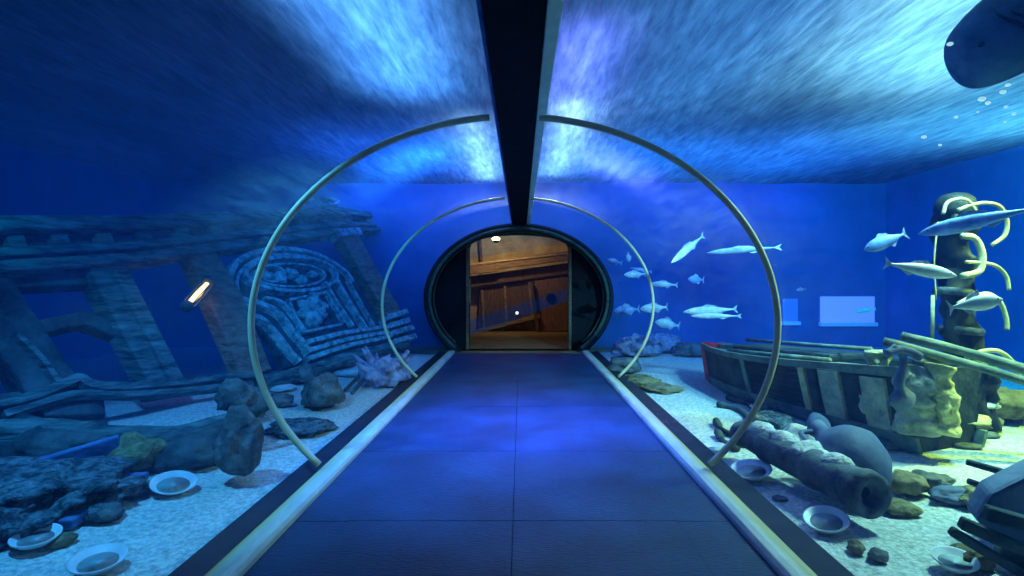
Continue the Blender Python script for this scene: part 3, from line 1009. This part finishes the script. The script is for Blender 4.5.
for i in range(20):
    t0, t1 = .03 + .94 * i / 20, .03 + .94 * (i + .93) / 20
    q = [hull_pt(t0, 1, .86), hull_pt(t1, 1, .86), hull_pt(t1, -1, .86), hull_pt(t0, -1, .86)]
    prism(bm, q, V((0, 0, .02)))
obj('deck', bm, 'strake', boat)
# dark sheet on the hull painted as the shade of an opening, posts and ribs
obj('opening_shade', shell(.42, .66, .30, .88, 8, 4, 1, .012), 'slit', boat)
for t_, m in ((.405, 'strake'), (.665, 'stone_yellow'), (.70, 'hull')):
    obj('side_post', shell(t_, t_ + .022, .24, .93, 2, 5, 1, .035), m, boat)
obj('side_panel', shell(.735, .80, .22, .95, 4, 6, 1, .03), 'stone', boat)
obj('side_panel', shell(.865, .93, .18, .90, 4, 6, 1, .03), 'stone', boat)
for i in range(5):
    obj('side_plank', shell(.42, .66, .36 + i * .11, .375 + i * .11, 6, 1, 1, .018), 'hull', boat)
# small remains of the cabin roof seen along the rim
bm = bmesh.new()
prism(bm, [hull_pt(.25, .5, 1.0), hull_pt(.70, .5, 1.0), hull_pt(.70, -.6, 1.0), hull_pt(.25, -.6, 1.0)], V((0, 0, .07)))
obj('cabin_roof', bm, 'hull', boat, bevel=.02)
bm = bmesh.new(); tube(bm, [hull_pt(.30, .9, 1.05), hull_pt(.76, .9, 1.07)], .022, 8)
tube(bm, [hull_pt(.30, .2, 1.28), hull_pt(.80, .2, 1.22)], .018, 8)
obj('deck_rail', bm, 'strake', boat, smooth=True)

# carved stone posts at the stern
def stone_post(px, py, Y, hgt, r, m, label, seed, n=6):
    base = at(px, py, Y)
    bm = bmesh.new()
    P = []; R = []
    for i in range(n * 7 + 1):
        u = i / (n * 7)
        P.append(base + V((.02 * math.sin(u * 5 + seed), .0, hgt * u)))
        R.append(r * (1 + .12 * math.sin(u * n * 2.2 + seed) + .22 * noise.noise(V((u * 9, seed, 0))) - .25 * u))
    tube(bm, P, R, 18, .5, seed=seed)
    for v in bm.verts:
        v.co += V((noise.noise(v.co * 14), noise.noise(v.co * 14 + V((9, 0, 0))), 0)) * .028
    o = obj('stone_post', bm, m, smooth=True)
    return tag(o, label, 'stone post', 'weathered posts at the boat stern')


stone_post(943, 434, 3.32, .46, .075, 'stone_yellow', 'yellowish knobbly stone post at the stern corner of the boat', 1)
stone_post(918, 432, 3.42, .45, .12, 'stone', 'thick grey weathered stone post left of the yellowish post', 2, 4)
stone_post(877, 410, 3.72, .44, .09, 'stone', 'mottled grey stone post against the boat side by the dark chain', 3, 5)
# dark anchor-like fitting hanging between the posts
t = thing('hanging_anchor', at(903, 345, 3.45), 'dark blue anchor shape hanging between two stone posts', 'anchor')
def A(px, py): return at(px, py, 3.28)
bm = bmesh.new(); tube(bm, curve([A(893, 346), A(903, 357), A(902, 372), A(899, 384), A(903, 398)], 5), [.022] * 10 + [.03] * 11, 8)
obj('anchor_shank', bm, 'clay', t, smooth=True)
bm = bmesh.new(); blob(bm, A(902, 400), (.085, .03, .075), 3, .3, 1.6, 3, 0, False)
obj('anchor_fluke', bm, 'clay', t, smooth=True)
bm = bmesh.new(); tube(bm, curve([A(886, 354), A(896, 350), A(908, 351), A(920, 357)], 4), [.03] * 13, 8)
obj('anchor_stock', bm, 'clay', t, smooth=True)

# loose timbers above the stern
for i, (x0, y0, Ya, x1, y1, Yb, r, lab) in enumerate((
        (884, 342, 3.5, 1060, 392, 3.2, .03, 'long pale spar slanting down to the right above the boat stern, lower one'),
        (902, 336, 3.6, 1060, 380, 3.3, .035, 'long pale spar slanting down to the right above the boat stern, upper one'),
        (912, 361, 3.4, 985, 364, 3.5, .022, 'short spar lying level over the stone posts'))):
    bm = bmesh.new(); P = [at(x0, y0, Ya), (at(x0, y0, Ya) + at(x1, y1, Yb)) / 2 + V((0, 0, .01)), at(x1, y1, Yb)]
    tube(bm, curve(P, 6), [r] * 13, 9, .3)
    tag(obj('loose_spar', bm, 'strake', smooth=True), lab, 'spar', 'loose spars over the boat stern')
# slabs behind the stern
for (px, py, Y, sx, sy, m, lab) in ((965, 404, 4.0, .20, .16, 'rock_pale', 'flat pale green slab stacked behind the yellowish post, upper'),
                                    (958, 418, 3.75, .17, .15, 'stone_yellow', 'flat yellowish slab stacked behind the yellowish post, lower')):
    bm = bmesh.new(); blob(bm, (0, 0, 0), (sx * 1.2, sy, .045), px, .25, 1.6, 3)
    o = obj('stone_slab', bm, m, smooth=True); o.location = at(px, py, Y)
    tag(o, lab, 'slab', 'slabs behind the boat stern')
bm = bmesh.new(); blob(bm, (0, 0, 0), (.22, .24, .10), 77, .3)
o = obj('rock', bm, 'rock_brown', smooth=True); o.location = ground(962, 428) + V((0, 0, .06))
tag(o, 'brown rock carrying the flat slabs behind the stern', 'rock', 'loose rocks on the sand')

# tall salvage rig with yellow hoses
RYY = 4.0
rig = thing('salvage_rig', at(975, 400, RYY), 'tall dark salvage rig with looping yellowish hoses at the right', 'rig')
def G(px, py, dy=0): return at(px, py, RYY + dy)
bm = bmesh.new()
tube(bm, curve([G(980, 420), G(968, 380), G(960, 330), G(955, 280), G(952, 240), G(956, 205)], 6), [.15, .13, .14, .15, .13, .14, .16, .14, .13, .11, .10] + [.10, .11, .12, .13, .12, .11, .10, .09, .10, .12, .13, .11, .09, .10, .12, .12, .11, .10, .09, .06], 18, .9)
for v in bm.verts: v.co += V((noise.noise(v.co * 9), 0, noise.noise(v.co * 9 + V((5, 5, 5))))) * .05
obj('rig_column', bm, 'brass', rig, smooth=True)
bm = bmesh.new(); lathe(bm, [(.03, 0), (.12, .02), (.14, .10), (.125, .18), (.08, .22), (.02, .235)], G(955, 222), (0, 0, 1), 20)
obj('rig_helmet', bm, 'brass', rig, smooth=True)
bm = bmesh.new()
bm.free()
for (px, py, r) in ((955, 292, .14), (960, 330, .15), (966, 366, .16)):
    bm = bmesh.new()
    lathe(bm, [(r * .9, -.03), (r, -.015), (r, .015), (r * .9, .03)], G(px, py), (.1, 0, 1), 20)
    obj('rig_collar', bm, 'iron', rig, smooth=True)
for pts, r in (([(943, 214), (947, 203), (958, 199), (968, 201), (976, 212)], .022),
               ([(958, 210), (972, 205), (986, 203), (1000, 207), (1007, 222), (1004, 236), (992, 245)], .024),
               ([(962, 236), (974, 238), (981, 250), (982, 262), (978, 272), (962, 276)], .040),
               ([(966, 262), (982, 263), (996, 266), (1006, 276), (1009, 290)], .022),
               ([(958, 304), (972, 297), (988, 294), (1000, 302), (1006, 318), (1007, 330)], .026),
               ([(966, 358), (984, 351), (1000, 352), (1014, 364), (1022, 384)], .028),
               ([(938, 222), (934, 260), (936, 300)], .010)):
    bm = bmesh.new(); P = curve([G(x, y, -.20) for x, y in pts], 6)
    tube(bm, P, r * .62, 9)
    obj('hose', bm, 'hose', rig, smooth=True)
bm = bmesh.new(); tube(bm, [G(933, 295), G(932, 345)], .014, 8)
obj('gauge_rod', bm, 'hose', rig, smooth=True)

# cannon in the foreground
c0, c1 = at(872, 496, 2.42), at(738, 432, 3.50)
t = thing('cannon', (c0 + c1) / 2 - V((0, 0, .1)), 'encrusted iron cannon barrel lying along the right ledge', 'cannon')
ax = (c1 - c0).normalized(); Lc = (c1 - c0).length
bm = bmesh.new()
prof = [(.055, .04), (.06, 0), (.112, 0), (.118, .05), (.105, .09), (.100, .3), (.108, .33), (.108, .38), (.098, .40), (.092, .7), (.10, .73), (.10, .77), (.088, .79), (.078, Lc - .12), (.09, Lc - .08), (.08, Lc - .02), (.03, Lc), (.0, Lc)]
lathe(bm, prof, c0, ax, 28)
obj('barrel', bm, 'iron', t, smooth=True)
bm = bmesh.new(); lathe(bm, [(.055, .041), (.0, .039)], c0, ax, 20)
obj('bore', bm, 'slit', t)
bm = bmesh.new(); lathe(bm, [(.03, 0), (.032, .05), (.0, .055)], c0 + ax * Lc, ax, 14)
obj('cascabel', bm, 'iron', t, smooth=True)
bm = bmesh.new()
P = []
for i in range(14):
    u = .12 + .72 * i / 13
    P.append(c0 + ax * Lc * u + V((.02, 0, .075)))
tube(bm, P, [.03 + .05 * abs(math.sin(i * .9)) for i in range(14)], 12, .6, .6)
o = obj('sand_crust', bm, 'sand', t, smooth=True); o['label'] = 'pale sand lying on top of the barrel'

# amphora lying behind the cannon
a0, a1 = at(832, 442, 3.0), at(884, 488, 2.62)
t = thing('amphora', a0, 'dark blue pointed amphora lying behind the cannon', 'amphora')
ax = (a1 - a0).normalized()
bm = bmesh.new(); La = (a1 - a0).length
lathe(bm, [(.03, -.16), (.06, -.15), (.05, -.10), (.07, -.04), (.16, .06), (.19, La * .35), (.16, La * .65), (.08, La * .9), (.02, La)], a0, ax, 24)
obj('vessel', bm, 'clay', t, smooth=True)
for s in (-1, 1):
    u = ax.cross(V((0, 0, 1))).normalized() * s
    bm = bmesh.new()
    tube(bm, curve([a0 - ax * .11 + u * .04, a0 - ax * .10 + u * .13, a0 + u * .15, a0 + ax * .07 + u * .14], 5), .016, 8)
    obj('handle', bm, 'clay', t, smooth=True)
rock(800, 458, (.13, .15, .12), 'rounded white stone on the sand crust between cannon and amphora', 'rock_pale', seed=41, amp=.12, sink=.1)
rock(818, 444, (.09, .10, .12), 'blue-grey rounded stone leaning on the amphora neck', 'clay', seed=42, amp=.15, sink=.1)
rock(772, 428, (.20, .24, .07), 'low mound of pale rubble behind the cannon', 'gravel', seed=43, amp=.4, sink=.4)
rock(905, 494, (.11, .09, .07), 'brown mossy rock at the tip of the amphora', 'rock_brown', seed=44, sink=.2)
rock(898, 512, (.10, .08, .035), 'low yellow-green mossy stone before the cannon mouth', 'growth', seed=45, sink=.3)
rock(930, 486, (.13, .08, .05), 'low grey stone right of the brown mossy rock', 'rock', seed=46, sink=.35)
rock(955, 500, (.14, .08, .045), 'flat blue-grey stone left of the dark timbers', 'clay', seed=47, sink=.35)
rock(856, 553, (.035, .035, .03), 'small dark round stone right of the leaning dish, left one', 'rock_brown', seed=48, sink=.2)
rock(878, 561, (.04, .035, .03), 'small dark round stone right of the leaning dish, right one', 'rock', seed=49, sink=.2)
rock(846, 420, (.15, .10, .05), 'flat dark stone on the sand below the boat hull', 'rock', seed=50, sink=.35)
rock(888, 448, (.13, .08, .04), 'small flat stone right of the amphora', 'rock', seed=51, sink=.35)
rock(978, 437, (.16, .06, .03), 'thin dark stone on the yellow-lit sand', 'rock', seed=52, sink=.3)
rock(968, 448, (.10, .05, .02), 'narrow dark pebble below the thin dark stone', 'rock', seed=53, sink=.3)
rock(1005, 505, (.22, .13, .06), 'flat olive rock beneath the two dark rods', 'growth', seed=54, sink=.35)
rock(955, 418, (.12, .1, .04), 'low pale rock behind the stern post', 'rock_pale', seed=55, sink=.3)
rock(1000, 420, (.25, .2, .16), 'brown rock at the foot of the salvage rig', 'rock_brown', seed=56, sink=.2)
rock(780, 500, (.04, .04, .012), 'small grey flat pebble on the sand beside the cannon', 'rock', seed=57, sink=.3)
rock(768, 412, (.16, .13, .05), 'dark flat rock on the sand by the near right band', 'gravel', seed=58, sink=.35)
rock(802, 410, (.2, .1, .03), 'thin pale rubble strip under the boat hull', 'rock_pale', seed=59, sink=.35)
# near tunnel mouth, right
rock(636, 356, (.34, .25, .18), 'pale lumpy rock heap near the tunnel mouth on the right', 'coral', seed=60, amp=.45, freq=2.2, sink=.3)
rock(660, 352, (.35, .28, .17), 'bluish rock heap right of the pale heap', 'coral', seed=61, amp=.45, freq=2.2, sink=.3)
rock(624, 372, (.20, .22, .12), 'dark rock close to the collar on the right', 'rock', seed=62, amp=.4, sink=.3)
rock(640, 384, (.22, .26, .06), 'low olive rock inside the far right band', 'growth', seed=63, amp=.4, sink=.35)
rock(662, 390, (.22, .22, .035), 'flat olive stone right of the far right band', 'rock_brown', seed=64, amp=.4, sink=.4)
rock(690, 356, (.25, .2, .12), 'grey rock behind the red bow', 'rock', seed=65, amp=.4, sink=.3)
# dark roots by the near right band
for i, (pts, lab) in enumerate((([(718, 407), (738, 412), (756, 426)], 'dark knobbed root nearest the boat'),
                                ([(716, 424), (724, 434), (744, 440), (758, 438)], 'curling dark root in the middle by the near right band'),
                                ([(718, 436), (724, 446), (738, 452)], 'short dark root nearest the kerb'),
                                ([(728, 400), (748, 406), (776, 414)], 'thin straight dark root below the boat bow'))):
    bm = bmesh.new(); P = curve([ground(x, y) + V((0, 0, .025)) for x, y in pts], 6)
    n = len(P)
    tube(bm, P, [.035 if k < 3 else .02 + .012 * k / n for k in range(n)], 8, .3)
    tag(obj('root', bm, 'wood_dark', smooth=True), lab, 'root', 'dark roots on the right sand')
dish(827, 530, .10, 'round pale dish on the bare sand nearest the kerb, right side', (-.25, -.15))
dish(752, 478, .12, 'long pale dish beside the cannon, behind the near right band', (-.2, -.1))
dish(716, 456, .09, 'pale dish left of the near right band foot', (-.1, -.1))
dish(955, 572, .08, 'pale dish cut by the bottom edge at the right', (-.1, -.1))

# dark timbers in the right corner
def W(px, py): return at(px, py, 2.25)
t = thing('wreck_frame', at(1010, 560, 2.2), 'dark broken timber frame in the lower right corner', 'wreckage')
bm = bmesh.new(); prism(bm, [W(976, 520), W(992, 494), W(1040, 470), W(1100, 470), W(1100, 545), W(1000, 548)], V((.05, .12, .02)))
obj('frame_board', bm, 'clay', t, bevel=.02)
for (p, q, w) in (((960, 522), (1060, 566), .05), ((950, 530), (1050, 590), .04), ((985, 512), (1080, 540), .06), ((1000, 545), (1080, 590), .08)):
    bm = bmesh.new(); beam(bm, at(*p, 2.12), at(*q, 2.0), w, w)
    obj('frame_timber', bm, 'wood_dark', t, bevel=.01)
for (p, q, lab) in (((967, 462), (1060, 488), 'upper thin dark rod poking left over the yellow-lit sand'), ((968, 481), (1070, 516), 'lower thin dark rod poking left above the dark timbers')):
    bm = bmesh.new(); tube(bm, [at(*p, 2.45), at(*q, 2.3)], [.015, .022], 8, .2)
    tag(obj('iron_rod', bm, 'iron', smooth=True), lab, 'rod', 'rods from the corner wreckage')
rock(962, 560, (.05, .05, .035), 'small brown pebble left of the corner timbers, upper', 'rock_brown', seed=70, sink=.2)
rock(978, 568, (.06, .05, .04), 'small brown pebble left of the corner timbers, lower', 'rock_brown', seed=71, sink=.2)

# ------------------------------------------------------------------ FISH
def fish(p_head, p_tail, girth, label, m='fish', group='silver fish swimming on the right', slim=.55, name='fish'):
    d = (p_tail - p_head); L = d.length; d.normalize()
    up = V((0, 0, 1)); s = d.cross(up).normalized(); u = s.cross(d)
    root = thing(name, (p_head + p_tail) / 2, label, 'fish', group)
    prof = [(0, .02), (.03, .22), (.10, .55), (.22, .88), (.36, 1.0), (.52, .9), (.68, .62), (.80, .34), (.88, .2), (.93, .17)]
    bm = bmesh.new(); loops = []
    for t, r in prof:
        c = p_head + d * L * t
        loops.append([c + s * math.cos(a) * r * girth * slim + u * math.sin(a) * r * girth for a in [2 * PI * k / 12 for k in range(12)]])
    rings(bm, loops)
    obj('body', bm, m, root, smooth=True)
    def fin(nm, pts):
        bm = bmesh.new(); prism(bm, [p_head + d * L * a + u * girth * b - s * .003 for a, b in pts], s * .006)
        obj(nm, bm, 'fin' if m != 'fish_pale' else m, root)
    fin('tail_fin', [(.90, .15), (1.0, 1.0), (.965, 0), (1.0, -1.0), (.90, -.15)])
    fin('dorsal_fin', [(.34, .95), (.44, 1.45), (.60, 1.1), (.66, .6)])
    fin('anal_fin', [(.56, -.8), (.64, -1.2), (.74, -.5)])
    for sd in (-1, 1):
        bm = bmesh.new(); blob(bm, p_head + d * L * .10 + s * sd * girth * slim * .50 + u * girth * .15, (girth * .10,) * 3, 0, 0, 1, 2, 0, False)
        obj('eye', bm, 'eye', root, smooth=True)
    return root


FISH = [
    ((671, 263), 5.2, (704, 235), 5.5, .045, 'silver fish diving down left, above the others', 'fish'),
    ((706, 253), 4.6, (782, 247), 4.4, .03, 'long slender bluish fish behind the near right band', 'fish_blue'),
    ((864, 250), 3.7, (907, 233), 3.6, .05, 'blue fish rising right beside the salvage rig', 'fish_blue'),
    ((957, 276), 3.2, (884, 263), 3.3, .045, 'long pale fish in front of the salvage rig', 'fish_pale'),
    ((1003, 299), 3.0, (948, 308), 3.1, .05, 'stout pale fish over the rig hoses', 'fish_pale'),
    ((683, 312), 5.8, (738, 309), 5.6, .05, 'silver fish over the boat bow, upper of a close pair', 'fish'),
    ((690, 316), 5.6, (742, 316), 5.4, .03, 'silver fish over the boat bow, lower of a close pair', 'fish'),
    ((688, 279), 6.2, (704, 280), 6.3, .05, 'small bluish fish left of the near right band', 'fish_blue'),
    ((650, 284), 6.4, (678, 285), 6.2, .04, 'slim silver fish just right of the far right band', 'fish'),
    ((624, 275), 7.2, (646, 274), 7.2, .05, 'small silver fish seen inside the far right band, upper', 'fish'),
    ((629, 262), 7.4, (628, 252), 7.4, .035, 'tiny upright fish near the tunnel mouth', 'fish'),
    ((606, 260), 7.6, (622, 263), 7.4, .04, 'tiny bluish fish touching the collar edge', 'fish_blue'),
    ((640, 309), 6.6, (668, 307), 6.6, .06, 'silver fish crossing the far right band', 'fish'),
    ((614, 311), 7.3, (640, 309), 7.2, .07, 'bluish fish low by the collar', 'fish_blue'),
    ((655, 322), 7.0, (680, 326), 7.0, .07, 'pale fish low above the rock heap', 'fish'),
    ((630, 268), 6.9, (652, 272), 6.8, .022, 'thin bluish fish slanting behind the far right band', 'fish_blue'),
    ((796, 290), 6.5, (806, 289), 6.5, .022, 'tiny silver fish above the violet window', 'fish'),
    ((855, 312), 7.2, (876, 309), 7.2, .03, 'small pale fish in front of the violet window', 'fish_pale'),
    ((918, 234), 3.5, (1040, 207), 3.0, .055, 'long blue fish passing behind the top hose', 'fish_blue'),
]
for (h, Yh, tl, Yt, g, lab, m) in FISH:
    fish(at(*h, Yh), at(*tl, Yt), g, lab, m)

# large dark fish in the upper right corner
root = thing('large_fish', at(1010, 45, 2.55), 'large dark blue blunt-headed fish entering the top right corner', 'fish')
S0, S1 = at(957, 72, 2.65), at(1215, -75, 2.3)
d = (S1 - S0); L = d.length; d.normalize()
s = d.cross(V((0, 1, 0))).normalized()
if s.z < 0: s = -s
w = d.cross(s).normalized()
bm = bmesh.new(); loops = []
for t, r, wd in ((.0, .02, .02), (.01, .12, .10), (.035, .17, .15), (.08, .205, .19), (.2, .245, .24), (.35, .26, .26), (.55, .23, .22), (.75, .14, .12), (.9, .06, .04), (.96, .04, .03)):
    c = S0 + d * L * t + s * (.03 * math.sin(t * 3))
    loops.append([c + s * math.sin(a) * r * (1.0 if math.sin(a) > 0 else .8) + w * math.cos(a) * wd for a in [2 * PI * k / 24 for k in range(24)]])
rings(bm, loops)
o = obj('body', bm, 'shark', root, smooth=True, sub=1)
def fin(nm, pts, th=.02):
    bm = bmesh.new(); prism(bm, [S0 + d * L * a + s * b + w * (c - .0) for a, b, c in pts], w * th)
    obj(nm, bm, 'shark_fin', root, bevel=.006)
fin('dorsal_fin', [(.40, .2, 0), (.55, .48, 0), (.60, .46, 0), (.62, .18, 0)])
fin('tail_fin', [(.92, .04, 0), (1.1, .4, 0), (1.04, .0, 0), (1.08, -.3, 0), (.92, -.04, 0)])
nsgn = -1 if w.y > 0 else 1      # side facing the camera
for i in range(3):
    bm = bmesh.new()
    t = .17 + i * .035
    P = []
    for k in range(7):
        a = -.2 + 1.1 * k / 6
        P.append(S0 + d * L * (t + .015 * math.sin(k)) + s * (math.sin(a) * .232) + w * nsgn * math.cos(a) * .235)
    tube(bm, P, [.002, .006, .008, .009, .008, .006, .002], 6)
    obj('gill_slit', bm, 'slit', root, smooth=True)
bm = bmesh.new()
pts = [(.22, -.08, nsgn * .2), (.36, -.30, nsgn * .42), (.42, -.30, nsgn * .40), (.36, -.10, nsgn * .2)]
prism(bm, [S0 + d * L * a + s * b + w * c for a, b, c in pts], s * .02)
obj('pectoral_fin', bm, 'shark_fin', root, bevel=.006)
bm = bmesh.new(); blob(bm, S0 + d * L * .06 + s * .07 + w * nsgn * .155, (.014,) * 3, 0, 0, 1, 2, 0, False)
obj('eye', bm, 'eye', root, smooth=True)

# bubbles under the large fish
for i, (px, py, r) in enumerate(((950, 44, .012), (982, 99, .014), (1003, 92, .012), (1008, 85, .010), (988, 103, .010), (1006, 107, .008), (956, 117, .008), (924, 137, .010), (1014, 114, .008), (940, 145, .007), (1005, 122, .006), (978, 112, .006))):
    bm = bmesh.new(); blob(bm, (0, 0, 0), (r * 1.3, r, r * .8), 0, 0, 1, 2, 0, False)
    o = obj('bubble', bm, 'bubble', smooth=True); o.location = at(px, py, 2.45)
    tag(o, 'tiny bright air bubble below the large dark fish', 'bubble', 'air bubbles near the large fish')


# ================================================================ LIGHT
def spot(name, loc, target, power, color, size=60, blend=.6, r=.04):
    l = bpy.data.lights.new(name, 'SPOT'); l.energy = power; l.color = color
    l.spot_size = math.radians(size); l.spot_blend = blend; l.shadow_soft_size = r
    o = bpy.data.objects.new(name, l); C.objects.link(o); o.location = loc
    o.rotation_euler = (V(target) - V(loc)).to_track_quat('-Z', 'Y').to_euler()
    return o


def area(name, loc, sx, sy, power, color, target=None):
    l = bpy.data.lights.new(name, 'AREA'); l.shape = 'RECTANGLE'; l.size = sx; l.size_y = sy
    l.energy = power; l.color = color
    o = bpy.data.objects.new(name, l); C.objects.link(o); o.location = loc
    if target is not None:
        o.rotation_euler = (V(target) - V(loc)).to_track_quat('-Z', 'Y').to_euler()
    return o


def point(name, loc, power, color, r=.05):
    l = bpy.data.lights.new(name, 'POINT'); l.energy = power; l.color = color; l.shadow_soft_size = r
    o = bpy.data.objects.new(name, l); C.objects.link(o); o.location = loc
    return o


# lamps hung above the water
area('lamp_over_left', (-1.0, 3.6, 3.65), .7, 2.6, 29, (.20, .48, 1.0)).data.spread = 1.6
area('lamp_over_right', (1.6, 3.6, 3.8), 1.2, 3.0, 24, (.16, .52, 1.0))
area('lamp_over_right_edge', (3.5, 3.4, 3.6), 1.6, 2.2, 82, (.66, 1.0, .84))
area('lamp_strip_left', (-.55, 7.2, 3.22), .16, 3.4, 16, (.75, .86, 1.0))
area('lamp_strip_right', (.60, 6.8, 3.22), .18, 3.4, 22, (.72, .80, 1.0))
area('lamp_strip_violet', (.55, 4.4, 3.3), .2, 1.6, 14, (.35, .30, 1.0))
area('fill_over_far_right', (2.6, 7.6, 3.9), 5.0, 2.4, 130, (.05, .28, .85))  # added to lift the far surface to the wall's brightness
area('fill_over_far_left', (-1.3, 7.4, 3.9), 2.6, 2.2, 70, (.04, .20, 1.0))  # added likewise for the far surface on the left
area('fill_over_right_far', (5.4, 5.4, 3.8), 1.6, 2.0, 60, (.35, .85, .80))  # added for a teal tint on the right of the surface
# submerged lamps added without fixtures, some of them inside the frame
spot('lamp_sand_left', (-2.4, 2.2, 2.9), (-1.9, 3.8, 0), 430, (.10, .56, 1.0), 85)
spot('lamp_wreck_left', (-1.2, 3.0, 2.9), (-2.6, 7.4, .6), 140, (.02, .50, .95), 50)
spot('lamp_sand_right', (3.4, 3.2, 2.9), (2.1, 3.8, 0), 950, (.62, .95, .60), 92, r=.25)
spot('lamp_sand_far', (2.95, 2.8, 2.9), (2.0, 6.6, 0), 1000, (.36, .80, .84), 52, r=.06)
spot('lamp_boat_right', (4.7, 3.1, 2.9), (3.7, 3.9, 0), 1400, (1.0, .92, .04), 66, r=.08)
spot('fill_far_right', (1.5, 3.0, 2.9), (3.9, 9.2, .9), 760, (.03, .20, 1.0), 46, .9)  # added wash on the far wall, replaces glow scattered in water
spot('fill_far_left', (-1.5, 3.0, 2.9), (-3.4, 9.2, .8), 90, (.02, .14, 1.0), 44)  # added wash on the left of the far wall
spot('fill_wall_right', (4.2, 3.0, 2.9), (6.7, 7.0, 1.2), 1900, (.02, .62, .60), 72)  # added teal wash on the right wall
spot('fill_gunwale', (-3.3, 2.5, 2.7), (-3.7, 4.8, 1.7), 120, (.02, .52, .76), 62)  # added to brighten the front of the gunwale
spot('lamp_panel', (-.9, 4.6, 2.9), (-2.6, 6.9, .9), 120, (.02, .55, .95), 46)
spot('fill_crown_left', (-.42, 6.6, 2.85), (-.30, 5.6, 2.1), 85, (.72, .86, 1.0), 120, 1, r=.03)  # crown spots added to light up the vault haze by the beam
spot('fill_crown_right', (.55, 6.2, 2.85), (.40, 5.2, 2.1), 120, (.62, .74, 1.0), 120, 1, r=.03)
spot('fill_crown_violet', (.45, 3.6, 2.8), (.42, 3.8, 2.0), 20, (.22, .20, 1.0), 120, 1, r=.03)
area('fill_cove_right', (3.0, 8.55, 2.9), 5.0, .08, 42, (.05, .26, 1.0), (3.0, 9.2, 2.35))  # cove strips added to blend the wall top into the surface
area('fill_cove_left', (-1.9, 8.55, 2.9), 3.0, .08, 32, (.08, .26, 1.0), (-1.9, 9.2, 2.35))
# added spots above the vault and a fill behind the camera
spot('fill_walk_right', (.85, 3.6, 2.9), (.18, 4.3, 0), 1900, (.09, .13, 1.0), 52, .9, r=.35)  # walk spots added to turn the floor blue
spot('fill_walk_left', (-.85, 3.6, 2.9), (-.15, 3.6, 0), 950, (.02, .20, 1.0), 62, .9, r=.35)
point('fill_kerb', (0, -.7, 1.9), 5.5, (.74, .92, .66), .2)  # added unseen fill for the tone of rails and bands
# warm room
spot('lamp_room', (-.55, 10.9, 2.5), (-.45, 12.35, 1.75), 66, (1, .72, .36), 140, .8, r=.06)
point('fill_room_floor', (.5, 9.8, 2.48), 8, (1, .6, .3), .1).data.specular_factor = 0  # added unseen fill for the room floor
point('lamp_lantern', pp(198, 294, .42), .3, (1, .45, .12), .04).data.specular_factor = 0

w = bpy.data.worlds.new('world'); bpy.context.scene.world = w
w.use_nodes = True
w.node_tree.nodes['Background'].inputs[0].default_value = (.01, .04, .14, 1)
w.node_tree.nodes['Background'].inputs[1].default_value = .5

cam = bpy.data.cameras.new('camera'); co = bpy.data.objects.new('camera', cam); C.objects.link(co)
co.location = CAM; co.rotation_euler = (PI / 2, 0, 0)
cam.sensor_width = 36; cam.lens = F / 1024 * 36
cam.shift_x = -(VX - 512) / 1024; cam.shift_y = -(288 - VY) / 1024
cam.clip_start = .05
sc = bpy.context.scene
sc.camera = co
sc.view_settings.view_transform = 'Standard'
sc.view_settings.look = 'None'
sc.view_settings.exposure = 0
